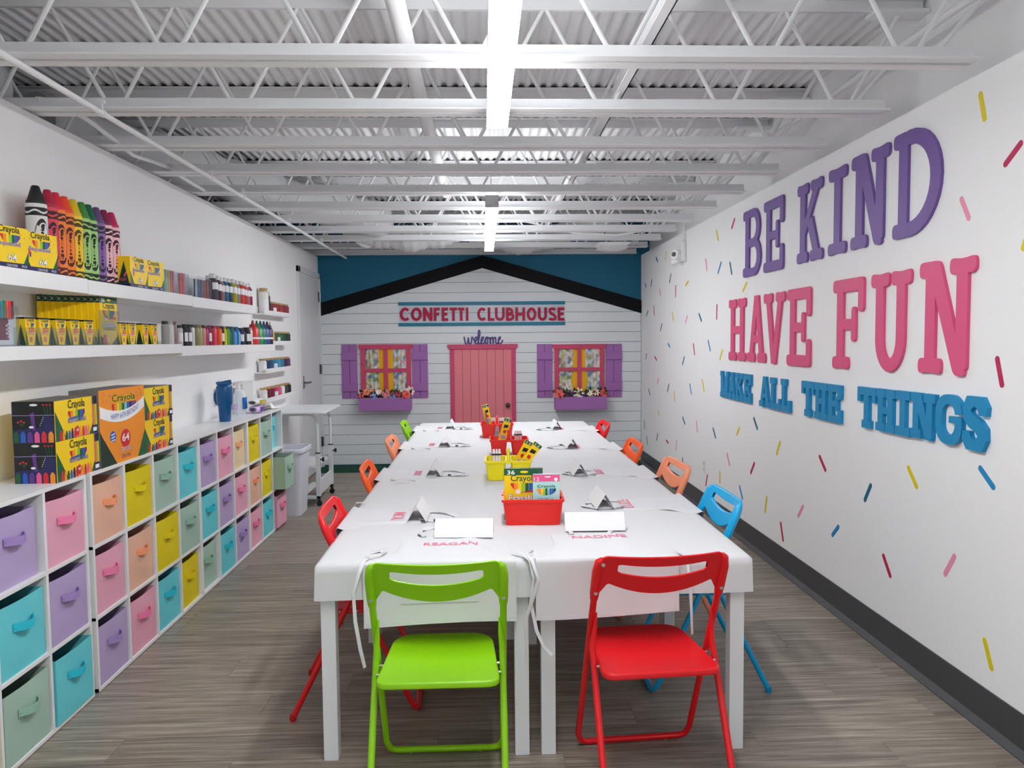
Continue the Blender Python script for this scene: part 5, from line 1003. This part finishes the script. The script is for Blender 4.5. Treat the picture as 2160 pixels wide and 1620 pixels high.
# tent name cards
CARD = mat('white_card_stock', (226, 226, 228), .6)
def card(loc, rz, label, L=.245, w=.088, h=.068):
    o = tag(empty('place_card', loc, rz), label, 'place card', 'white tent place cards')
    for s, n_ in ((-1, 'card_front'), (1, 'card_back')):
        b = MB(); t = .0008; b.hexa([(-L/2, s*w/2, 0), (L/2, s*w/2, 0), (L/2, s*(w/2-.002), 0), (-L/2, s*(w/2-.002), 0)], [(-L/2, s*t, h), (L/2, s*t, h), (L/2, -s*t*.2, h), (-L/2, -s*t*.2, h)]); b.build(n_, CARD, o, smooth=0)
card((-.085, 3.045, ZT+.004), -.05, 'white tent place card above the name REAGAN', .236)
card((.455, 3.115, ZT+.004), -.03, 'white tent place card above the name NADINE', .248)
for k, (x_, y_) in enumerate(((-.297, 3.40), (-.297, 4.515), (-.295, 5.745), (-.30, 6.86))): card((x_, y_, ZT+.004), PI/2-.02, 'white tent place card on the left side, %s from the camera' % wl_[k])
for k, (x_, y_) in enumerate(((.556, 3.585), (.552, 4.455), (.637, 5.56), (.637, 6.72))): card((x_, y_, ZT+.004), PI/2+.03, 'white tent place card on the right side, %s from the camera' % wl_[k])

# craft caddies
CR_RED = mat('caddy_red', (232, 28, 22), .35); CR_YEL = mat('caddy_yellow', (238, 224, 10), .35)
def caddy(loc, rz, m, label, slot=True, w=.258, d=.21, h=.112):
    o = tag(empty('craft_caddy', loc, rz), label, 'caddy', 'plastic craft caddies')
    def tub(x0, x1, y0, y1, nm):
        b = MB(); tp = .012; A = rrect(x0+tp, y0+tp, x1-tp, y1-tp, .022, 4); B = rrect(x0, y0, x1, y1, .022, 4); C = rrect(x0+.004, y0+.004, x1-.004, y1-.004, .02, 4); Di = rrect(x0+tp+.004, y0+tp+.004, x1-tp-.004, y1-tp-.004, .02, 4); n = len(A)
        Rm = rrect(x0-.006, y0-.006, x1+.006, y1+.006, .024, 4)
        rings = [(A, 0), (B, h-.012), (Rm, h-.012), (Rm, h), (C, h), (Di, .006)]; V = [(p[0], p[1], z) for P, z in rings for p in P]
        F = [(r_*n+i, r_*n+(i+1) % n, (r_+1)*n+(i+1) % n, (r_+1)*n+i) for r_ in range(5) for i in range(n)]+[tuple(reversed(range(n))), tuple(range(5*n, 6*n))]
        b.add(V, F); b.build(nm, m, o, smooth=.7)
    if slot:
        tub(-w/2, -.014, -d/2, d/2, 'tub'); tub(.014, w/2, -d/2, d/2, 'tub')
        MB().box(-.016, -d/2, h-.016, .016, d/2, h-.004).build('bridge', m, o, bevel=.003)
    else:
        tub(-w/2, w/2, -d/2, -.012, 'tub'); tub(-w/2, -.006, .012, d/2, 'tub'); tub(.006, w/2, .012, d/2, 'tub'); MB().box(-w/2+.01, -.014, h-.016, w/2-.01, .014, h-.004).build('bridge', m, o, bevel=.003)
    hp = [(0, -.05, h-.006), (0, -.048, h+.03), (0, -.03, h+.048), (0, .03, h+.048), (0, .048, h+.03), (0, .05, h-.006)] if slot else [(-.05, 0, h-.006), (-.048, 0, h+.006), (-.03, 0, h+.012), (.03, 0, h+.012), (.048, 0, h+.006), (.05, 0, h-.006)]
    MB().tube(hp, .0095, 10).build('caddy_handle', m, o, smooth=1)
    for s in (-1, 1):
        for q in (-1, 1): MB().box(s*(w/2-.03)-.012, q*(d/2-.03)-.012, -.0015, s*(w/2-.03)+.012, q*(d/2-.03)+.012, .002).build('foot', m, o)
    return o
ZP = ZT-.001
caddy((.208, 3.30, ZP), -.02, CR_RED, 'red craft caddy nearest the camera holding two pencil packs', False)
caddy((.137, 4.34, ZP), -.03, CR_YEL, 'yellow craft caddy in the middle of the table')
caddy((.170, 5.24, ZP), 0, CR_RED, 'red craft caddy just behind the yellow one')
caddy((.106, 6.22, ZP), 0, CR_RED, 'red craft caddy farthest from the camera')
put('pencil_pack', 'pencil36', (.168, 3.262, ZP+.010), -.03, 'tall yellow 36 erasable pencil pack standing in the nearest red caddy', 'pencil pack')
CART.pop('kind', None)
def dkind(b, w, h, y):
    b.flat([(-w/2, h*.80), (w/2, h*.80), (w/2, h), (-w/2, h)], y, 5); b.text('12', -w*.46, h*.82, w*.2, h*.10, y*2, 3); b.flat(ell(w*.05, h*.93, w*.12, h*.02, 10), y*2, 3); b.flat(ell(w*.36, h*.86, w*.07, w*.07, 10), y*2, 3)
    smile2(b, 0, h*.60, w*.36, y*1.4, [9, 9, 0, 10, 1, 13, 11, 11, 4]); b.text('Crayola', -w*.34, h*.60, w*.68, h*.11, y*2.2, 1, .012)
    b.text('COLORS of', -w*.34, h*.255, w*.6, h*.07, y*1.6, 11, .01); b.text('KINDNESS', -w*.40, h*.13, w*.80, h*.105, y*1.5, 11, .05); b.text('KINDNESS', -w*.395, h*.135, w*.79, h*.095, y*2.2, 3, .01); b.text('COLORED', -w*.3, h*.02, w*.6, h*.07, y*2, 5, .02)
    for k in range(8): b.flat(ell(w*(-.44+.88*((k*37) % 10)/10), h*(.12+.6*((k*53) % 10)/10), w*.014, w*.014, 6), y*1.2, [5, 9, 12, 0][k % 4])
carton('kind', .115, .152, .02, mat('carton_aqua', (176, 226, 224), .45), dkind)
put('pencil_pack', 'kind', (.265, 3.228, ZP+.062), -.03, 'pale teal pencil pack with a pink top standing in the nearest red caddy', 'pencil pack')
# contents of the other caddies
def leaning(key, loc, rot, label): return put('pencil_pack', key, loc, 0, label, 'pencil pack', 'yellow pencil packs in the caddies', rot=rot)
def dsl(b, w, h, y):
    b.flat([(-w/2, h*.90), (w/2, h*.90), (w/2, h), (-w/2, h)], y, 1); b.text('12', -w*.3, h*.915, w*.6, h*.06, y*2, 3); b.flat([(-w*.3, h*.66), (w*.3, h*.70), (w*.3, h*.80), (-w*.3, h*.78)], y*1.5, 4); b.flat(ell(0, h*.55, w*.22, w*.25, 10), y*1.5, 8); b.flat([(-w*.3, h*.30), (w*.3, h*.30), (w*.3, h*.42), (-w*.3, h*.42)], y*1.5, 7); b.flat([(-w/2, 0), (w/2, 0), (w/2, h*.12)], y, 1)
carton('slim', .05, .205, .022, YEL, dsl)
leaning('slim', (.185, 4.30, ZP+.035), (0, .66, 0), 'yellow pencil pack with green end leaning out of the yellow caddy')
leaning('slim', (.165, 4.34, ZP+.025), (0, .50, .1), 'second yellow pencil pack leaning in the yellow caddy, half hidden')
leaning('slim', (.108, 5.23, ZP+.05), (0, .30, .05), 'yellow pencil pack leaning in the second red caddy')
leaning('slim', (.05, 6.20, ZP+.06), (0, -.20, .2), 'yellow pencil pack leaning at the left of the farthest red caddy')
def bundle(loc, n, col, label):
    o = tag(empty('marker_bundle', loc), label, 'markers', 'bundles of markers in the caddies'); m = mat('bundle_%d_%d_%d' % col, col, .4)
    for k in range(n): MB().lathe([(.0075, 0), (.0075, .105), (.006, .108), (.006, .118)], 10, ((k % 3)*.0165-.0165, (k//3)*.0165)).build('marker_stick', m, o)
    MB().box(-.028, -.011, .088, .028, .027, .096).build('tie', BLACK, o)
bundle((.07, 4.30, ZP+.05), 6, (238, 232, 236), 'bundle of white markers in the left of the yellow caddy')
bundle((.235, 5.22, ZP+.045), 6, (240, 214, 214), 'bundle of pale pink markers in the right of the second red caddy')
bundle((.155, 6.20, ZP+.03), 6, (240, 226, 228), 'bundle of pale markers in the right of the farthest red caddy')
for k, (c, nm) in enumerate((((210, 60, 70), 'red'), ((190, 200, 210), 'silver'), ((90, 110, 160), 'blue'))):
    o = tag(empty('pencil', (.028+.008*k, 6.185, ZP+.06), 0, (0, -.12-.05*k, 0)), '%s pencil standing in the farthest red caddy' % nm, 'pencil', 'pencils in the farthest caddy'); MB().lathe([(.0035, 0), (.0035, .15)], 6).build('pencil_shaft', mat('pencil_' + nm, c, .4), o); MB().lathe([(.0035, .15), (.0008, .168)], 6).build('pencil_point', mat('pencil_wood', (214, 176, 130), .7), o)
o = tag(empty('paper_stack', (.13, 6.36, ZP), .05), 'stack of white paper cards standing behind the farthest red caddy', 'paper'); 
for k in range(3): MB().box(-.085, .004*k, 0, .085, .004*k+.002, .13+.004*k).build('sheet', CARD, o)

# ================================================================ FOLDING CHAIRS  (local +y = forward)
def chair_meshes(nm, col, tubecol=None):
    m = mat('chair_' + nm, col, .38); r = .0115; hw = .215
    zA, yA = .60, -.29     # apex where the rear leg meets the front frame (y measured from front floor bar)
    top = (-.395, .80)
    def ln(z): return -.385*z/.84     # y of the long front frame at height z
    M = {}
    fp = [(-hw, ln(.80), .80), (-hw, ln(.4), .4), (-hw, ln(.06), .06), (-hw+.012, ln(.025), .025), (-hw+.035, 0, .0125), (hw-.035, 0, .0125), (hw-.012, ln(.025), .025), (hw, ln(.06), .06), (hw, ln(.4), .4), (hw, ln(.80), .80)]
    M['front_frame'] = MB().tube(fp, r, 12).mesh('front_frame', m, 1)
    b = []
    for s in (-1, 1):
        x = s*(hw-.002)
        q = MB().tube([(x-s*.012, ln(.60)-.008, .615), (x-s*.008, ln(.56)-.02, .56), (x-s*.002, ln(.5)-.032, .50), (x, -.36, .30), (x, -.505, .012)], [.003, .008, r*.95, r, r], 10); b.append(q.mesh('rear_leg', m, 1))
    M['rear_leg'] = b
    # backrest: curved plate with a slot, plus side sockets
    def bk(x): return -.035*(1-(x/.229)**2)*.75     # bows to the rear
    n = 28; P = MB()
    def pt(x, z, out): return (x, ln(z)-.012+bk(x)-out+.018, z)
    hwb = .229
    def ztop(x): return .842-.010*(1-(x/hwb)**2) - (.05*max(0, (abs(x)-.182)/.04)**2.2)
    def zbot(x): a = abs(x); return .692+.045*min(1, a/.18)**2 if a < .175 else .737-.05*min(1, (a-.175)/.03)
    def slot(x): 
        a = abs(x)
        if a > .155: return None
        e = math.sqrt(max(0, 1-max(0, (a-.135)/.020)**2)); c = .776+.018*(a/.155)**2; h_ = (.0145+.0055*(1-(a/.155)**2))*e
        return (c-h_, c+h_)
    xs = [-hwb+2*hwb*i/64 for i in range(65)]
    for i in range(64):
        x0, x1 = xs[i], xs[i+1]; bands = []
        s0, s1 = slot(x0), slot(x1)
        if s0 and s1: bands = [((zbot(x0), s0[0]), (zbot(x1), s1[0])), ((s0[1], ztop(x0)), (s1[1], ztop(x1)))]
        else: bands = [((zbot(x0), ztop(x0)), (zbot(x1), ztop(x1)))]
        for (a0, a1), (c0, c1) in bands:
            V = [pt(x0, a0, .006), pt(x1, c0, .006), pt(x1, c1, .006), pt(x0, a1, .006), pt(x0, a0, -.006), pt(x1, c0, -.006), pt(x1, c1, -.006), pt(x0, a1, -.006)]
            P.add(V, [(0, 1, 2, 3), (5, 4, 7, 6), (0, 4, 5, 1), (3, 2, 6, 7)])
    M['backrest'] = P.mesh('backrest', m, .9)
    so = []
    for s in (-1, 1):
        x = s*hw; q = MB().tube([(x, ln(.672), .672), (x, ln(.68), .68), (x, ln(.70), .70), (x, ln(.78), .78), (x-s*.004, ln(.81), .815), (x-s*.012, ln(.83)-.002, .829)], [.0135, .0145, .0165, .0165, .014, .006], 14); so.append(q.mesh('socket', m, 1.2))
    M['socket'] = so
    # seat
    sz = .448; y0, y1 = -.395, .02
    O = rpoly([(-.202, y0), (.202, y0), (.178, y1), (-.178, y1)], [.05, .05, .09, .09], 8)
    sb = MB(); N = len(O); cx, cyc = 0, (y0+y1)/2
    rings = [(1, -.022), (1.0, -.006), (.985, 0), (.9, -.001), (.5, -.008), (.05, -.010)]
    V = [(p[0]*k, cyc+(p[1]-cyc)*k, sz+z) for k, z in rings for p in O]; F = [(a*N+i, a*N+(i+1) % N, (a+1)*N+(i+1) % N, (a+1)*N+i) for a in range(5) for i in range(N)]+[tuple(reversed(range(N))), tuple(range(5*N, 6*N))]
    sb.add(V, F); M['seat'] = sb.mesh('seat', m, .8)
    rv = mat('chair_rivet', (190, 190, 188), .35, metal=.8)
    M['rivet'] = MB().tube([(0, 0, 0), (0, -.003, 0)], .0065, 10).mesh('rivet', rv)
    M['rv2'] = MB().tube([(0, 0, 0), (.022, 0, 0)], .004, 8).mesh('pivot_pin', rv)
    M['cap'] = MB().lathe([(.013, 0), (.014, .012), (.0125, .026)], 10).mesh('foot_cap', mat('chair_foot_' + nm, tuple(int(v*.8) for v in col), .5))
    M['pad'] = MB().lathe([(.006, 0), (.006, .005)], 8).mesh('floor_pad', mat('clear_rubber', (200, 200, 190), .5))
    return M
CH = {'green': (140, 205, 0), 'red': (222, 14, 26), 'orange': (246, 92, 22), 'peach': (246, 150, 112), 'blue': (0, 166, 224)}
CMM = {}
def chair(loc, rz, nm, label, big=False):
    if nm not in CMM: CMM[nm] = chair_meshes(nm, CH[nm])
    M = CMM[nm]; o = tag(empty('folding_chair', loc, rz), label, 'chair', 'bright folding chairs'); ln = lambda z: -.385*z/.84
    link('seat', M['seat'], o, bevel=.004); bk = link('backrest', M['backrest'], o, bevel=.003); ff = link('front_frame', M['front_frame'], o)
    for i, s in enumerate((-1, 1)):
        rl = link('rear_leg', M['rear_leg'][i], o); link('foot_cap', M['cap'], rl, (s*.213, -.505, 0)); link('socket', M['socket'][i], bk)
        link('rivet', M['rivet'], bk, (s*.215, ln(.70)-.0165, .70)); link('floor_pad', M['pad'], ff, (s*.13, 0, 0))
        for yy in (-.31, -.24): link('pivot_pin', M['rv2'], o, (s*.195-.011, yy, .44))
    if big: link('rivet', M['rivet'], bk, (-.20, ln(.80)-.016, .808))
chair((-.158, 2.765, 0), .0, 'green', 'lime green folding chair at the near end of the table')
chair((.553, 2.80, 0), .07, 'red', 'red folding chair at the near end of the table, right of the green one', True)
# sides: left chairs face +X (rz=-90), right chairs face -X (rz=+90); backrest top sits .385 behind the front bar
for k, (nm, Y, x_, a, lb) in enumerate((('red', 3.27, -.668, .05, 'red folding chair on the left side, nearest the camera'), ('orange', 4.33, -.672, .05, 'orange folding chair on the left side of the table'), ('peach', 5.52, -.680, .0, 'peach folding chair on the left side of the table'), ('green', 6.56, -.688, .05, 'lime green folding chair at the far left of the table'))):
    chair((x_+.372, Y, 0), -PI/2+a, nm, lb)
for k, (nm, Y, x_, a, lb) in enumerate((('blue', 3.38, 1.088, .0, 'bright blue folding chair on the right side, nearest the camera'), ('peach', 4.245, 1.098, .05, 'peach folding chair on the right side of the table'), ('orange', 5.15, 1.035, .0, 'orange folding chair on the right side of the table'), ('red', 6.37, 1.02, .0, 'red folding chair at the far right of the table'))):
    chair((x_-.372, Y, 0), PI/2+a, nm, lb)

# ================================================================ TRASH CAN AND ROLLING CART
TC = mat('trash_grey_white', (214, 216, 226), .45)
o = tag(empty('trash_can', (-1.735, 6.83, 0)), 'white plastic trash can at the end of the cube storage', 'trash can')
b = MB(); A = rrect(-.105, -.15, .105, .15, .05, 5); B = rrect(-.135, -.19, .135, .19, .06, 5); n = len(A)
R0 = rrect(-.15, -.205, .15, .205, .07, 5); Ri = rrect(-.128, -.183, .128, .183, .055, 5); Ai = rrect(-.10, -.145, .10, .145, .05, 5)
rings = [(A, .0), (B, .555), (B, .56), (R0, .562), (R0, .592), (B, .598), (Ri, .592), (Ai, .01)]; V = [(p[0], p[1], z) for P, z in rings for p in P]
b.add(V, [(r_*n+i, r_*n+(i+1) % n, (r_+1)*n+(i+1) % n, (r_+1)*n+i) for r_ in range(7) for i in range(n)]+[tuple(reversed(range(n))), tuple(range(7*n, 8*n))]); b.build('can_body', TC, o, smooth=.7)
MB().box(.12, -.03, .545, .14, .03, .56).build('can_grip', TC, o, bevel=.003)
CT = mat('cart_white', (216, 219, 222), .4)
o = tag(empty('rolling_cart', (-1.55, 7.05, 0)), 'white rolling bedside cart with bent tube legs by the door', 'cart')
MB().prism(rrect(-.44, -.10, .10, .72, .06, 5), .878, .896).build('cart_top', mat('cart_top_white', (232, 234, 236), .35), o, bevel=.003)
for y_ in (.03, .62):
    MB().tube([(-.38, y_, .862), (-.09, y_, .862), (-.045, y_, .852), (-.018, y_, .825), (-.005, y_, .775), (0, y_, .70), (0, y_, .48)], .0135, 12).build('bent_tube', CT, o, smooth=1)
    po = MB().box(-.02, y_-.02, .07, .02, y_+.02, .50).build('post', CT, o, bevel=.003); MB().box(-.0205, y_-.0205, .495, .0205, y_+.0205, .505).build('post_collar', BLACK, po)
    MB().tube([(.02, y_, .44), (.055, y_, .44)], .007, 8).build('clamp_knob', BLACK, po); MB().tube([(.04, y_, .44), (.055, y_, .44)], .022, 10).build('knob_head', BLACK, po)
    MB().box(-.40, y_-.02, .07, .02, y_+.02, .10).build('foot_rail', CT, o, bevel=.003)
    for x_ in (-.38, .005):
        c = MB(); c.tube([(x_, y_-.012, .026), (x_, y_+.012, .026)], .0255, 12); c.box(x_-.01, y_-.016, .026, x_+.01, y_+.016, .07); c.build('caster', BLACK, o)
MB().box(-.012, .05, .10, .008, .60, .24).build('side_panel', CT, o, bevel=.002)
MB().box(-.40, .0, .36, -.02, .66, .376).build('middle_shelf', CT, o, bevel=.002)
MB().box(-.20, .0, .10, -.12, .66, .112).build('lower_slat', CT, o, bevel=.002)
o = tag(empty('wall_panel', (XL, 7.35, .52)), 'small grey panel with a dark window on the left wall behind the cart', 'panel'); MB().box(0, -.09, -.12, .02, .09, .12).build('panel_body', mat('panel_grey', (176, 178, 180), .5), o, bevel=.004); MB().box(.018, .02, -.07, .026, .07, .08).build('panel_window', mat('panel_dark', (70, 74, 80), .3), o); MB().box(.018, -.07, -.08, .024, -.05, -.03).build('red_tab', REDP, o)
